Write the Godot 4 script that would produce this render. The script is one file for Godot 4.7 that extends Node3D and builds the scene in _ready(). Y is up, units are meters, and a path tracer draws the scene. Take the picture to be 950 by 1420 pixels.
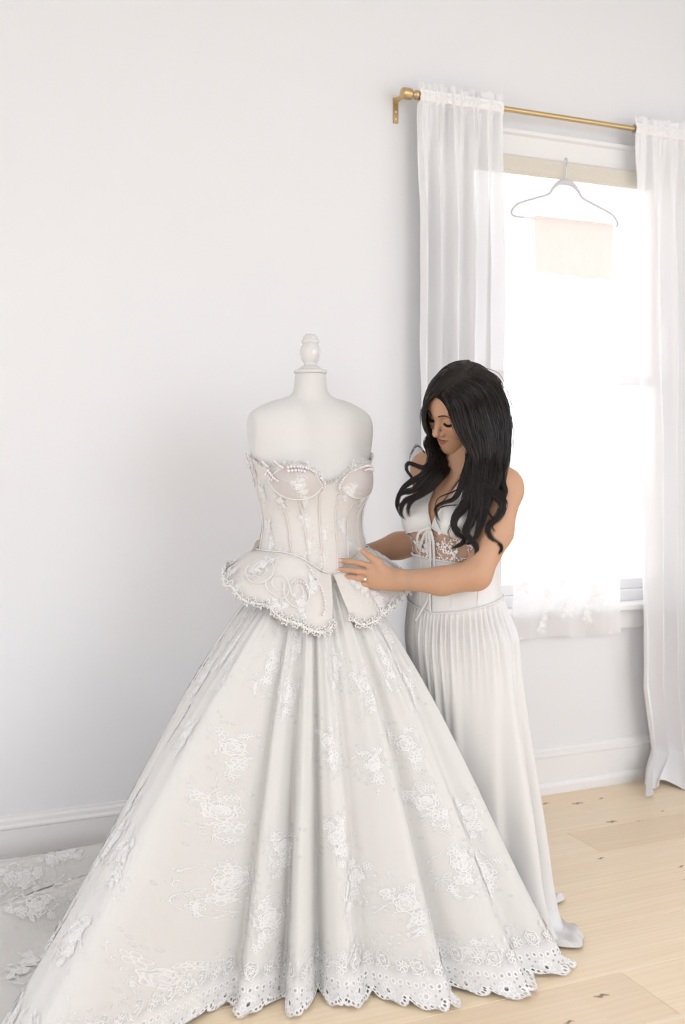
extends Node3D
# A bride beside her gown: all lengths in metres. The back wall is the plane z = 0, x runs along it to the right, y is up.

const EYE := Vector3(0, 1.34, 3.54)      # the photographer's eye
const YAW := -23.078                     # degrees, the lens turned to the right
const F := 1440.0                        # focal length in pixels of the 950 x 1420 frame
const GOWN_Z := 3.05                     # distance of the gown's axis from the lens
const BRIDE_Z := 3.04

var rng := RandomNumberGenerator.new()
var used := {}

# ---------------------------------------------------------------- mesh building
class MB:
	var v := PackedVector3Array()
	var uv := PackedVector2Array()
	var col := PackedColorArray()
	var ix := PackedInt32Array()
	var seam := PackedInt32Array()

	func tri(a: Vector3, b: Vector3, c: Vector3) -> void:
		var n := v.size()
		v.append_array([a, b, c])
		uv.append_array([Vector2(a.x, a.z), Vector2(b.x, b.z), Vector2(c.x, c.z)])
		ix.append_array([n, n + 1, n + 2])

	func poly(pts: Array, away: Vector3) -> void:       # flat convex face that looks away from a point
		var mid := Vector3.ZERO
		for p in pts:
			mid += p
		mid /= pts.size()
		var nrm: Vector3 = (pts[2] - pts[0]).cross(pts[1] - pts[0])
		var ok := nrm.dot(mid - away) > 0.0
		for i in range(1, pts.size() - 1):
			if ok:
				tri(pts[0], pts[i], pts[i + 1])
			else:
				tri(pts[0], pts[i + 1], pts[i])

	func box(lo: Vector3, hi: Vector3, b := 0.0) -> void:   # chamfered box
		var c := (lo + hi) / 2
		var h := (hi - lo) / 2
		b = minf(b, minf(h.x, minf(h.y, h.z)) * 0.9)
		for ax in 3:
			for s in [-1.0, 1.0]:
				var u := (ax + 1) % 3
				var w := (ax + 2) % 3
				var q := []
				for k in [[-1, -1], [1, -1], [1, 1], [-1, 1]]:
					var p := Vector3.ZERO
					p[ax] = s * h[ax]
					p[u] = k[0] * (h[u] - b)
					p[w] = k[1] * (h[w] - b)
					q.append(c + p)
				poly(q, c)
		if b <= 0.0:
			return
		for ax in 3:
			var u := (ax + 1) % 3
			var w := (ax + 2) % 3
			for su in [-1.0, 1.0]:
				for sw in [-1.0, 1.0]:
					var q := []
					for k in [[-1, 0], [1, 0], [1, 1], [-1, 1]]:
						var p := Vector3.ZERO
						p[ax] = k[0] * (h[ax] - b)
						p[u] = su * (h[u] - (b if k[1] else 0.0))
						p[w] = sw * (h[w] - (0.0 if k[1] else b))
						q.append(c + p)
					poly(q, c)
		for sx in [-1.0, 1.0]:
			for sy in [-1.0, 1.0]:
				for sz in [-1.0, 1.0]:
					poly([c + Vector3(sx * h.x, sy * (h.y - b), sz * (h.z - b)), c + Vector3(sx * (h.x - b), sy * h.y, sz * (h.z - b)), c + Vector3(sx * (h.x - b), sy * (h.y - b), sz * h.z)], c)

	func grid(p: PackedVector3Array, nu: int, nv: int, t := PackedVector2Array(), closed := false, flip := false, cl := PackedColorArray()) -> void:
		var n := v.size()                                # p holds nv rows of nu points
		v.append_array(p)
		if t.size() == p.size():
			uv.append_array(t)
		else:
			for i in p.size():
				uv.append(Vector2(float(i % nu) / (nu - 1), float(i / nu) / maxi(1, nv - 1)))
		if cl.size():
			col.append_array(cl)
		for j in nv - 1:
			for i in nu - 1:
				var a := n + j * nu + i
				if flip:
					ix.append_array([a, a + nu, a + 1, a + 1, a + nu, a + nu + 1])
				else:
					ix.append_array([a, a + 1, a + nu, a + 1, a + nu + 1, a + nu])
			if closed:
				seam.append_array([n + j * nu, n + j * nu + nu - 1])
		if closed:
			seam.append_array([n + (nv - 1) * nu, n + nv * nu - 1])

	func lathe(prof: PackedVector2Array, sides := 32, at := Vector3.ZERO, bs := Basis()) -> void:   # (radius, height) from the top down
		var p := PackedVector3Array()
		for q in prof:
			for i in sides + 1:
				var a := TAU * i / sides
				p.append(at + bs * Vector3(q.x * sin(a), q.y, q.x * cos(a)))
		grid(p, sides + 1, prof.size(), PackedVector2Array(), true)

	func tube(c: PackedVector3Array, r: PackedFloat32Array, sides := 8, cap := true) -> void:
		var m := c.size()
		var p := PackedVector3Array()
		var t := PackedVector2Array()
		var nn := Vector3.ZERO
		var base := v.size()
		var run := 0.0
		for k in m:
			var dir := (c[mini(k + 1, m - 1)] - c[maxi(k - 1, 0)]).normalized()
			if dir.is_zero_approx():
				dir = Vector3.UP
			if k == 0:
				nn = dir.cross(Vector3.RIGHT if absf(dir.x) < 0.8 else Vector3.UP).normalized()
			else:
				nn = (nn - dir * nn.dot(dir)).normalized()
				run += c[k].distance_to(c[k - 1])
			var bb := nn.cross(dir)
			for i in sides + 1:
				var a := TAU * i / sides
				p.append(c[k] + (nn * cos(a) + bb * sin(a)) * r[k])
				t.append(Vector2(float(i) / sides, run))
		grid(p, sides + 1, m, t, true)
		if cap:
			for e in [0, m - 1]:
				var q := v.size()
				v.append(c[e])
				uv.append(Vector2.ZERO)
				for i in sides:
					var a: int = base + e * (sides + 1) + i
					if e == 0:
						ix.append_array([q, a + 1, a])
					else:
						ix.append_array([q, a, a + 1])

	func ball(c: Vector3, r: float, n := 8, sc := Vector3.ONE) -> void:
		var p := PackedVector3Array()
		for j in n + 1:
			var b := PI * j / n
			for i in 2 * n + 1:
				var a := PI * i / n
				p.append(c + Vector3(sin(b) * sin(a), cos(b), sin(b) * cos(a)) * r * sc)
		grid(p, 2 * n + 1, n + 1, PackedVector2Array(), true)

	func extrude(prof: PackedVector2Array, x0: float, x1: float, to: Callable) -> void:   # profile swept straight; to(u, a, b) places it
		var area := 0.0
		for i in prof.size():
			var a := prof[i]
			var b := prof[(i + 1) % prof.size()]
			area += a.x * b.y - b.x * a.y
		var mid := Vector2.ZERO
		for q in prof:
			mid += q / prof.size()
		for i in prof.size():
			var a := prof[i]
			var b := prof[(i + 1) % prof.size()]
			var nr := Vector2(b.y - a.y, a.x - b.x) * signf(area)
			var c := (a + b) / 2 - nr.normalized() * 0.01
			poly([to.call(x0, a), to.call(x1, a), to.call(x1, b), to.call(x0, b)], to.call((x0 + x1) / 2, c))
		var tr := Geometry2D.triangulate_polygon(prof)
		for i in range(0, tr.size(), 3):
			for x in [x0, x1]:
				poly([to.call(x, prof[tr[i]]), to.call(x, prof[tr[i + 1]]), to.call(x, prof[tr[i + 2]])], to.call((x0 + x1) / 2, mid))

	func mesh() -> ArrayMesh:
		var n := PackedVector3Array()
		n.resize(v.size())
		for i in range(0, ix.size(), 3):
			var a := ix[i]
			var b := ix[i + 1]
			var c := ix[i + 2]
			var q := (v[c] - v[a]).cross(v[b] - v[a])
			n[a] += q
			n[b] += q
			n[c] += q
		for i in range(0, seam.size(), 2):
			var q := n[seam[i]] + n[seam[i + 1]]
			n[seam[i]] = q
			n[seam[i + 1]] = q
		for i in n.size():
			n[i] = n[i].normalized() if n[i].length_squared() > 1e-24 else Vector3.UP
		var ar := []
		ar.resize(Mesh.ARRAY_MAX)
		ar[Mesh.ARRAY_VERTEX] = v
		ar[Mesh.ARRAY_NORMAL] = n
		ar[Mesh.ARRAY_TEX_UV] = uv
		if col.size() == v.size():
			ar[Mesh.ARRAY_COLOR] = col
		ar[Mesh.ARRAY_INDEX] = ix
		var m := ArrayMesh.new()
		m.add_surface_from_arrays(Mesh.PRIMITIVE_TRIANGLES, ar)
		return m


# A bone is a tapered capsule; fl / ff squeeze it along one direction; op 0 joins, 1 carves away, 2 keeps |dot(p, fl)| < ra.
class Bone:
	var a: Vector3
	var b: Vector3
	var ra: float
	var rb: float
	var k: float
	var fl: Vector3
	var ff: float
	var op: int

	func dist(p: Vector3) -> float:
		var pa := p - a
		var ba := b - a
		var bb := ba.length_squared()
		var h := clampf(pa.dot(ba) / bb, 0.0, 1.0) if bb > 1e-9 else 0.0
		var q := pa - ba * h
		if ff != 1.0:
			q += fl * (q.dot(fl) * (ff - 1.0))
		return q.length() - lerpf(ra, rb, h)


func bone(a: Vector3, b: Vector3, ra: float, rb: float, k := 0.02, fl := Vector3.ZERO, ff := 1.0, op := 0) -> Bone:
	var o := Bone.new()
	o.a = a; o.b = b; o.ra = ra; o.rb = rb; o.k = k; o.fl = fl; o.ff = ff; o.op = op
	return o


func joined(d: float, e: float, k: float, op: int) -> float:
	if op == 0:
		var h := maxf(k - absf(d - e), 0.0) / k
		return minf(d, e) - h * h * k * 0.25
	e = -e
	var g := maxf(k - absf(d - e), 0.0) / k
	return maxf(d, e) + g * g * k * 0.25


func field(bones: Array, p: Vector3) -> float:
	var d := 10.0
	for q: Bone in bones:
		if q.op == 2:
			d = maxf(d, absf((p - q.a).dot(q.fl)) - q.ra)
		else:
			d = joined(d, q.dist(p), q.k, q.op)
	return d


# Surface nets of the joined bones, appended to mb through xf; tint(p) colours each vertex.
func nets(mb: MB, bones: Array, cell: float, xf := Transform3D(), tint: Variant = null) -> void:
	var lo := Vector3.ONE * 1e6
	var hi := -lo
	for q: Bone in bones:
		if q.op == 0:
			var r := maxf(q.ra, q.rb) + cell * 4
			lo = lo.min(q.a.min(q.b) - Vector3.ONE * r)
			hi = hi.max(q.a.max(q.b) + Vector3.ONE * r)
	var n := Vector3i(((hi - lo) / cell).ceil()) + Vector3i.ONE
	var sy := n.x
	var sz := n.x * n.y
	var val := PackedFloat32Array()
	val.resize(n.x * n.y * n.z)
	val.fill(10.0)
	for q: Bone in bones:
		var r := maxf(q.ra, q.rb) + cell * 4 + q.k
		var i0 := Vector3i(((q.a.min(q.b) - Vector3.ONE * r - lo) / cell).floor()).clamp(Vector3i.ZERO, n - Vector3i.ONE)
		var i1 := Vector3i(((q.a.max(q.b) + Vector3.ONE * r - lo) / cell).ceil()).clamp(Vector3i.ZERO, n - Vector3i.ONE)
		if q.op == 2:
			i0 = Vector3i.ZERO
			i1 = n - Vector3i.ONE
		for z in range(i0.z, i1.z + 1):
			for y in range(i0.y, i1.y + 1):
				var at := z * sz + y * sy + i0.x
				for x in range(i0.x, i1.x + 1):
					var p := lo + Vector3(x, y, z) * cell
					if q.op == 2:
						val[at] = maxf(val[at], absf((p - q.a).dot(q.fl)) - q.ra)
					else:
						val[at] = joined(val[at], q.dist(p), q.k, q.op)
					at += 1
	var corner := [0, 1, sy, sy + 1, sz, sz + 1, sz + sy, sz + sy + 1]
	var edges := [[0, 1], [2, 3], [4, 5], [6, 7], [0, 2], [1, 3], [4, 6], [5, 7], [0, 4], [1, 5], [2, 6], [3, 7]]
	var spot := []
	for c in 8:
		spot.append(Vector3(c & 1, (c >> 1) & 1, c >> 2))
	var made := PackedInt32Array()
	made.resize(val.size())
	made.fill(-1)
	for z in n.z - 1:
		for y in n.y - 1:
			for x in n.x - 1:
				var at := z * sz + y * sy + x
				if absf(val[at]) > cell * 4.0:
					continue
				var neg := 0
				for c in 8:
					if val[at + corner[c]] < 0.0:
						neg += 1
				if neg == 0 or neg == 8:
					continue
				var sum := Vector3.ZERO
				var cnt := 0
				for e in edges:
					var a: float = val[at + corner[e[0]]]
					var b: float = val[at + corner[e[1]]]
					if (a < 0.0) != (b < 0.0):
						sum += (spot[e[0]] as Vector3).lerp(spot[e[1]], a / (a - b))
						cnt += 1
				var p := lo + (Vector3(x, y, z) + sum / cnt) * cell
				made[at] = mb.v.size()
				mb.v.append(xf * p)
				mb.uv.append(Vector2(p.x, p.y))
				if tint != null:
					mb.col.append(tint.call(p))
	var step := [1, sy, sz]
	for z in range(1, n.z - 1):
		for y in range(1, n.y - 1):
			for x in range(1, n.x - 1):
				var at := z * sz + y * sy + x
				if absf(val[at]) > cell * 4.0:
					continue
				for ax in 3:
					var inside := val[at] < 0.0
					if inside == (val[at + step[ax]] < 0.0):
						continue
					var u: int = step[(ax + 1) % 3]
					var w: int = step[(ax + 2) % 3]
					var a := made[at]
					var b := made[at - u]
					var c := made[at - u - w]
					var d := made[at - w]
					if a < 0 or b < 0 or c < 0 or d < 0:
						continue
					if inside:
						mb.ix.append_array([a, c, b, a, d, c])
					else:
						mb.ix.append_array([a, b, c, a, c, d])


# ---------------------------------------------------------------- scene graph helpers
func numbered(called: String) -> String:
	if not used.has(called):
		used[called] = 0
		return called
	used[called] += 1
	return "%s_%03d" % [called, used[called]]


func tag(o: Node, label: String, category := "", group := "") -> Node:
	o.set_meta("label", label)
	if category:
		o.set_meta("category", category)
	if group:
		o.set_meta("group", group)
	return o


func thing(called: String, label: String, category: String, at := Vector3.ZERO, turn := 0.0) -> Node3D:
	var o := Node3D.new()
	o.name = numbered(called)
	add_child(o)
	o.position = at
	o.rotation_degrees.y = turn
	tag(o, label, category)
	return o


func part(called: String, mb: MB, m: Material, parent: Node, label := "") -> MeshInstance3D:
	var o := MeshInstance3D.new()
	o.name = called
	o.mesh = mb.mesh()
	o.material_override = m
	o.cast_shadow = GeometryInstance3D.SHADOW_CASTING_SETTING_DOUBLE_SIDED
	parent.add_child(o, true)
	if label:
		o.set_meta("label", label)
	return o


func struct(called: String, mb: MB, m: Material, label: String, category: String) -> MeshInstance3D:
	var o := part(called, mb, m, self)
	tag(o, label, category)
	o.set_meta("kind", "structure")
	return o


func stuff(o: Node) -> Node:
	o.set_meta("kind", "stuff")
	return o


func rgb8(r: float, g: float, b: float, a := 1.0) -> Color:
	return Color(r / 255.0, g / 255.0, b / 255.0, a)


func mat(c: Color, rough := 0.8, spec := 0.5, back := 0.0) -> StandardMaterial3D:
	var m := StandardMaterial3D.new()
	m.albedo_color = c
	m.roughness = rough
	m.metallic_specular = spec
	m.cull_mode = BaseMaterial3D.CULL_DISABLED
	if c.a < 1.0:
		m.transparency = BaseMaterial3D.TRANSPARENCY_ALPHA
	if back > 0.0:
		m.backlight_enabled = true
		m.backlight = Color(back, back, back)
	return m


func arr(list: Array) -> PackedFloat32Array:
	return PackedFloat32Array(list)


# x, y table with smooth steps between
func table(t: Array, x: float) -> float:
	if x <= t[0][0]:
		return t[0][1]
	for i in range(1, t.size()):
		if x <= t[i][0]:
			var w: float = (x - t[i - 1][0]) / (t[i][0] - t[i - 1][0])
			return lerpf(t[i - 1][1], t[i][1], w)
	return t[-1][1]


func soft(t: Array, x: float) -> float:               # the same, Catmull-Rom
	var n := t.size()
	if x <= t[0][0]:
		return t[0][1]
	for i in range(1, n):
		if x <= t[i][0]:
			var w: float = (x - t[i - 1][0]) / (t[i][0] - t[i - 1][0])
			return cubic_interpolate(t[i - 1][1], t[i][1], t[maxi(i - 2, 0)][1], t[mini(i + 1, n - 1)][1], w)
	return t[-1][1]


func spline(p: Array, m: int) -> PackedVector3Array:  # m points evenly along a Catmull-Rom through p
	var fine := PackedVector3Array()
	var n := p.size()
	for i in n - 1:
		for k in 8:
			fine.append((p[i] as Vector3).cubic_interpolate(p[i + 1], p[maxi(i - 1, 0)], p[mini(i + 2, n - 1)], k / 8.0))
	fine.append(p[n - 1])
	var run := PackedFloat32Array([0.0])
	for i in range(1, fine.size()):
		run.append(run[i - 1] + fine[i].distance_to(fine[i - 1]))
	var out := PackedVector3Array()
	var j := 0
	for k in m:
		var s := run[-1] * k / (m - 1)
		while j < run.size() - 2 and run[j + 1] < s:
			j += 1
		out.append(fine[j].lerp(fine[j + 1], clampf((s - run[j]) / maxf(run[j + 1] - run[j], 1e-6), 0, 1)))
	return out


# a point seen at a pixel of the 950 x 1420 frame, z0 - zl metres in front of the lens, in a frame turned like the lens with its origin on the floor
func seen(px: float, py: float, zl: float, z0: float, x0: float) -> Vector3:
	var d := z0 - zl
	return Vector3((px - 475.0) * d / F - x0, EYE.y + (639.0 - py) * d / F, zl)


func lens_to_room(x: float, depth: float) -> Vector3:
	var b := Basis(Vector3.UP, deg_to_rad(YAW))
	return Vector3(EYE.x, 0, EYE.z) + b * Vector3(x, 0, -depth)


# ---------------------------------------------------------------- textures
class Pad:                                              # a wrapping canvas of strengths 0..1
	var w: int
	var h: int
	var a := PackedFloat32Array()
	var wrap_y := true

	func _init(ww: int, hh: int) -> void:
		w = ww
		h = hh
		a.resize(w * h)

	func dot(x: float, y: float, r: float, val: float) -> void:
		var x0 := int(floor(x - r - 1))
		var y0 := int(floor(y - r - 1))
		var x1 := int(ceil(x + r + 1))
		var y1 := int(ceil(y + r + 1))
		for j in range(y0, y1 + 1):
			if not wrap_y and (j < 0 or j >= h):
				continue
			var row := posmod(j, h) * w
			for i in range(x0, x1 + 1):
				var d := r + 0.5 - Vector2(i - x, j - y).length()
				if d > 0.0:
					var at := row + posmod(i, w)
					a[at] = maxf(a[at], val * minf(d, 1.0))

	func hole(c: Vector2, r: float, val: float) -> void:
		for j in range(int(c.y - r), int(c.y + r) + 1):
			if j < 0 or j >= h:
				continue
			for i in range(int(c.x - r), int(c.x + r) + 1):
				if Vector2(i, j).distance_to(c) < r:
					var at := j * w + posmod(i, w)
					a[at] = minf(a[at], val)

	func line(p: PackedVector2Array, r: float, val: float) -> void:
		for i in p.size() - 1:
			var n := maxi(1, int(p[i].distance_to(p[i + 1]) / maxf(r * 0.9, 0.8)))
			for k in n:
				var q := p[i].lerp(p[i + 1], float(k) / n)
				dot(q.x, q.y, r, val)

	func fill(p: PackedVector2Array, c: Vector2, val: float) -> void:   # a star-shaped patch about c
		for i in p.size():
			var q := p[i]
			var n := int(c.distance_to(q) / 2.5)
			for k in range(1, n):
				var s := c.lerp(q, float(k) / n)
				dot(s.x, s.y, 2.2, val)

	func ring(c: Vector2, rx: float, ry: float, turn: float, r: float, val: float) -> PackedVector2Array:
		var p := PackedVector2Array()
		var n := maxi(10, int(maxf(rx, ry) * 1.2))
		for i in n + 1:
			p.append(c + Vector2(cos(TAU * i / n) * rx, sin(TAU * i / n) * ry).rotated(turn))
		line(p, r, val)
		return p

	func flower(c: Vector2, r: float, petals: int, turn: float, t: float, body: float, edge: float) -> void:
		for k in petals:
			var an := turn + TAU * k / petals
			var pc := c + Vector2.from_angle(an) * r * 0.62
			var p := ring(pc, r * 0.42, r * 0.34, an, t, edge)
			fill(p, pc, body)
		ring(c, r * 0.2, r * 0.2, 0, t, edge)

	func rose(c: Vector2, r: float, t: float, body: float, edge: float) -> void:
		var p := PackedVector2Array()
		for i in 41:
			var an := TAU * i / 40.0
			p.append(c + Vector2.from_angle(an) * r * (1.0 + 0.12 * sin(an * 6.0)))
		fill(p, c, body)
		line(p, t, edge)
		for k in 4:
			var q := PackedVector2Array()
			for i in 17:
				var an := k * 1.9 + i * 0.22
				q.append(c + Vector2.from_angle(an) * r * (0.8 - 0.19 * k + 0.05 * sin(i * 0.9)))
			line(q, t, edge)

	func leaf(c: Vector2, an: float, l: float, t: float, body: float, edge: float) -> void:
		var p := PackedVector2Array()
		for i in 9:
			p.append(c + Vector2(l * i / 8.0, sin(PI * i / 8.0) * l * 0.24).rotated(an))
		for i in 9:
			p.append(c + Vector2(l * (8 - i) / 8.0, -sin(PI * i / 8.0) * l * 0.24).rotated(an))
		fill(p, c + Vector2(l * 0.5, 0).rotated(an), body)
		line(p, t, edge)

	func vine(c: Vector2, an: float, l: float, bend: float, t: float, edge: float, body: float) -> void:
		var p := PackedVector2Array()
		var q := c
		for i in 25:
			p.append(q)
			an += bend / 24.0
			q += Vector2.from_angle(an) * l / 24.0
			if i % 5 == 3:
				leaf(q, an + (0.9 if i % 2 else -0.9), l * 0.13, t * 0.8, body, edge)
		line(p, t, edge)
		ring(q, t * 2.5, t * 2.5, 0, t, edge)

	func picture(c: Color, low: float, high := 1.0) -> Image:      # colour c, strength as alpha from low upwards
		var d := PackedByteArray()
		d.resize(w * h * 4)
		for i in w * h:
			d[i * 4] = int(c.r * 255)
			d[i * 4 + 1] = int(c.g * 255)
			d[i * 4 + 2] = int(c.b * 255)
			d[i * 4 + 3] = int(clampf(maxf(low, a[i] * high), 0, 1) * 255)
		return Image.create_from_data(w, h, false, Image.FORMAT_RGBA8, d)

	func heights() -> Image:
		var d := PackedByteArray()
		d.resize(w * h)
		for i in w * h:
			d[i] = int(clampf(a[i], 0, 1) * 255)
		var im := Image.create_from_data(w, h, false, Image.FORMAT_L8, d)
		im.convert(Image.FORMAT_RGBA8)
		return im


func tex(im: Image) -> ImageTexture:
	return ImageTexture.create_from_image(im)


var T := {}
var M := {}


func make_textures() -> void:
	# all-over lace: sprays of roses, small flowers, leaves and tendrils; one tile is 0.62 m
	var p := Pad.new(1024, 1024)
	var sprays := [Vector2(210, 190), Vector2(700, 120), Vector2(470, 520), Vector2(930, 560), Vector2(180, 780), Vector2(690, 850), Vector2(960, 250), Vector2(440, 900), Vector2(300, 400), Vector2(760, 430)]
	for s: Vector2 in sprays:
		var turn := rng.randf_range(-0.5, 0.5)
		var f := func(x: float, y: float) -> Vector2: return s + Vector2(x, y).rotated(turn)
		p.rose(f.call(0, 0), 40, 2.6, 0.80, 1.0)
		p.flower(f.call(18, 72), 30, 6, turn, 2.3, 0.78, 1.0)
		p.flower(f.call(-46, -50), 26, 5, turn + 1, 2.2, 0.78, 1.0)
		p.flower(f.call(38, -62), 20, 6, turn, 2, 0.75, 1.0)
		p.flower(f.call(2, 128), 19, 5, turn, 2, 0.75, 1.0)
		for k in 7:
			p.leaf(f.call(rng.randf_range(-40, 40), rng.randf_range(-70, 110)), rng.randf() * TAU, rng.randf_range(30, 48), 2, 0.78, 1.0)
		for k in 11:
			p.vine(f.call(rng.randf_range(-20, 20), rng.randf_range(-60, 120)), rng.randf() * TAU, rng.randf_range(70, 150), rng.randf_range(-4, 4), 1.8, 1.0, 0.75)
		for k in 14:
			var c: Vector2 = f.call(rng.randf_range(-95, 95), rng.randf_range(-130, 170))
			p.ring(c, 6, 6, 0, 1.6, 0.85)
	T.lace = tex(p.picture(Color(1, 1, 1), 0.07, 0.93))
	T.lace_net = tex(p.picture(Color(1, 1, 1), 0.0, 1.0))
	# close vines for the slip's midriff
	p = Pad.new(512, 512)
	for k in 36:
		var c := Vector2(rng.randf() * 512, rng.randf() * 512)
		p.vine(c, rng.randf() * TAU, rng.randf_range(120, 220), rng.randf_range(-5, 5), 3.2, 1.0, 0.9)
	for k in 9:
		p.flower(Vector2(rng.randf() * 512, rng.randf() * 512), rng.randf_range(18, 26), 5, rng.randf(), 3.5, 0.85, 1.0)
	T.vines = tex(p.picture(Color(1, 1, 1), 0.12, 1.0))
	# hem lace: one tile is 0.44 m wide and 0.16 m deep; four scallops, cut out along the lower edge
	p = Pad.new(1024, 384)
	p.wrap_y = false
	var holes := []
	for s in 4:
		var cx := 128.0 + 256.0 * s
		holes.append([Vector2(cx, 290 - (9.0 if s % 2 else 0.0)), 13.0])
		for k in 5:
			holes.append([Vector2(cx - 100 + k * 50, 215), 8.0])
		for k in 6:
			holes.append([Vector2(cx + 128 + 62 * cos(TAU * k / 6), 262 + 26 * sin(TAU * k / 6)), 7.0])
		var deep := 30.0 * (1 if s % 2 else 0)
		p.flower(Vector2(cx, 290 - deep * 0.3), 46, 8, 0.2, 3, 0.75, 1.0)
		p.ring(Vector2(cx, 290 - deep * 0.3), 18, 18, 0, 4, 1.0)
		p.flower(Vector2(cx + 128, 120), 40, 6, 0.5, 3, 0.5, 1.0)
		p.rose(Vector2(cx - 10, 110), 50, 3, 0.5, 1.0)
		for k in 9:
			var an := PI * (k + 0.5) / 9.0
			var c := Vector2(cx, 296) + Vector2(cos(an) * 110, sin(an) * (52 - deep * 0.3))
			p.ring(c, 14, 14, 0, 4, 1.0)
			holes.append([c, 7.0])
		for k in 22:
			var an := PI * k / 21.0
			var c := Vector2(cx, 300) + Vector2(cos(an) * 126, sin(an) * (64 - deep * 0.3))
			p.ring(c, 5, 5, 0, 2.5, 1.0)
			p.line(PackedVector2Array([c, c + Vector2(cos(an) * 9 + rng.randf_range(-3, 3), sin(an) * 15)]), 1.2, 0.8)
		for k in 5:
			p.ring(Vector2(cx - 100 + k * 50, 215), 17, 15, 0, 4, 1.0)
			p.ring(Vector2(cx - 100 + k * 50, 215), 7, 7, 0, 2, 0.8)
		for k in 26:                                     # net between the motifs
			var x := cx - 128 + k * 10
			var low := 300 + sqrt(maxf(0.0, 1.0 - pow((x - cx) / 128.0, 2))) * 56
			p.line(PackedVector2Array([Vector2(x, 130), Vector2(x + 8, low)]), 0.9, 0.4)
			p.line(PackedVector2Array([Vector2(x + 30, 130), Vector2(x - 8, low)]), 0.9, 0.4)
	for k in 60:
		p.leaf(Vector2(rng.randf() * 1024, rng.randf_range(20, 200)), rng.randf() * TAU, rng.randf_range(30, 50), 2, 0.5, 0.95)
	for x in 1024:
		var e := fposmod(x, 256.0) / 128.0 - 1.0
		var low := 300 + sqrt(maxf(0.0, 1.0 - e * e)) * 58
		for y in range(70, int(low)):
			p.a[y * 1024 + x] = maxf(p.a[y * 1024 + x], 0.80 * smoothstep(90.0, 190.0, y))
	for q in holes:
		p.hole(q[0], q[1], 0.12)
	T.hem = tex(p.picture(Color(1, 1, 1), 0.0, 1.0))
	# oak: 2 m along, 0.88 m across
	var n1 := FastNoiseLite.new()
	n1.seed = 11
	n1.frequency = 0.012
	n1.fractal_octaves = 4
	var n2 := FastNoiseLite.new()
	n2.seed = 5
	n2.frequency = 0.03
	var w := 1024
	var h := 512
	var knots := []
	for k in 30:
		knots.append([Vector2(rng.randf() * w, rng.randf() * h), rng.randf_range(1.2, 3.4)])
	var d := PackedByteArray()
	d.resize(w * h * 3)
	for y in h:
		for x in w:
			var sink := 0.0
			var push := 0.0
			for k in knots:
				var q: Vector2 = Vector2(x, y) - k[0]
				if absf(q.y) < 60.0 and absf(q.x) < 120.0:
					var e := Vector2(q.x / 2.6, q.y + 1.5 * sin(q.x * 0.6)).length() / float(k[1])
					push += signf(q.y) * exp(-e * 0.35) * k[1] * 1.2
					if e < 3.0:
						sink += clampf(1.25 - e * 0.8, 0, 1)
			var yy := y + push
			var g := n1.get_noise_2d(x * 0.16, yy * 2.6) * 0.55 + n2.get_noise_2d(x * 0.12, yy * 7.0) * 0.3
			var arcs := sin((yy + 26.0 * n1.get_noise_2d(x * 0.10 + 400, yy * 0.35)) * 0.55) * 0.12
			var t := clampf(0.5 + g * 0.5 + arcs, 0, 1)
			var c := Color(0.92, 0.825, 0.70).lerp(Color(0.97, 0.905, 0.805), t)
			c = c.lerp(Color(0.34, 0.24, 0.16), clampf(sink, 0, 0.7))
			var at := (y * w + x) * 3
			d[at] = int(c.r * 255)
			d[at + 1] = int(c.g * 255)
			d[at + 2] = int(c.b * 255)
	T.oak = tex(Image.create_from_data(w, h, false, Image.FORMAT_RGB8, d))
	# woven linen for the shade
	var nl := FastNoiseLite.new()
	nl.frequency = 0.09
	var li := Image.create(256, 256, false, Image.FORMAT_RGB8)
	for y in 256:
		for x in 256:
			var t := 0.5 + 0.35 * nl.get_noise_2d(x * 0.4, y * 5.0) + 0.35 * nl.get_noise_2d(x * 5.0 + 900, y * 0.4)
			li.set_pixel(x, y, Color(0.84, 0.81, 0.755).lerp(Color(0.94, 0.92, 0.88), clampf(t, 0, 1)))
	T.linen = tex(li)
	# plaster: a fine roller stipple
	var np := NoiseTexture2D.new()
	np.width = 256
	np.height = 256
	np.seamless = true
	np.as_normal_map = true
	np.bump_strength = 1.0
	var fn := FastNoiseLite.new()
	fn.frequency = 0.08
	np.noise = fn
	T.stipple = np


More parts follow.
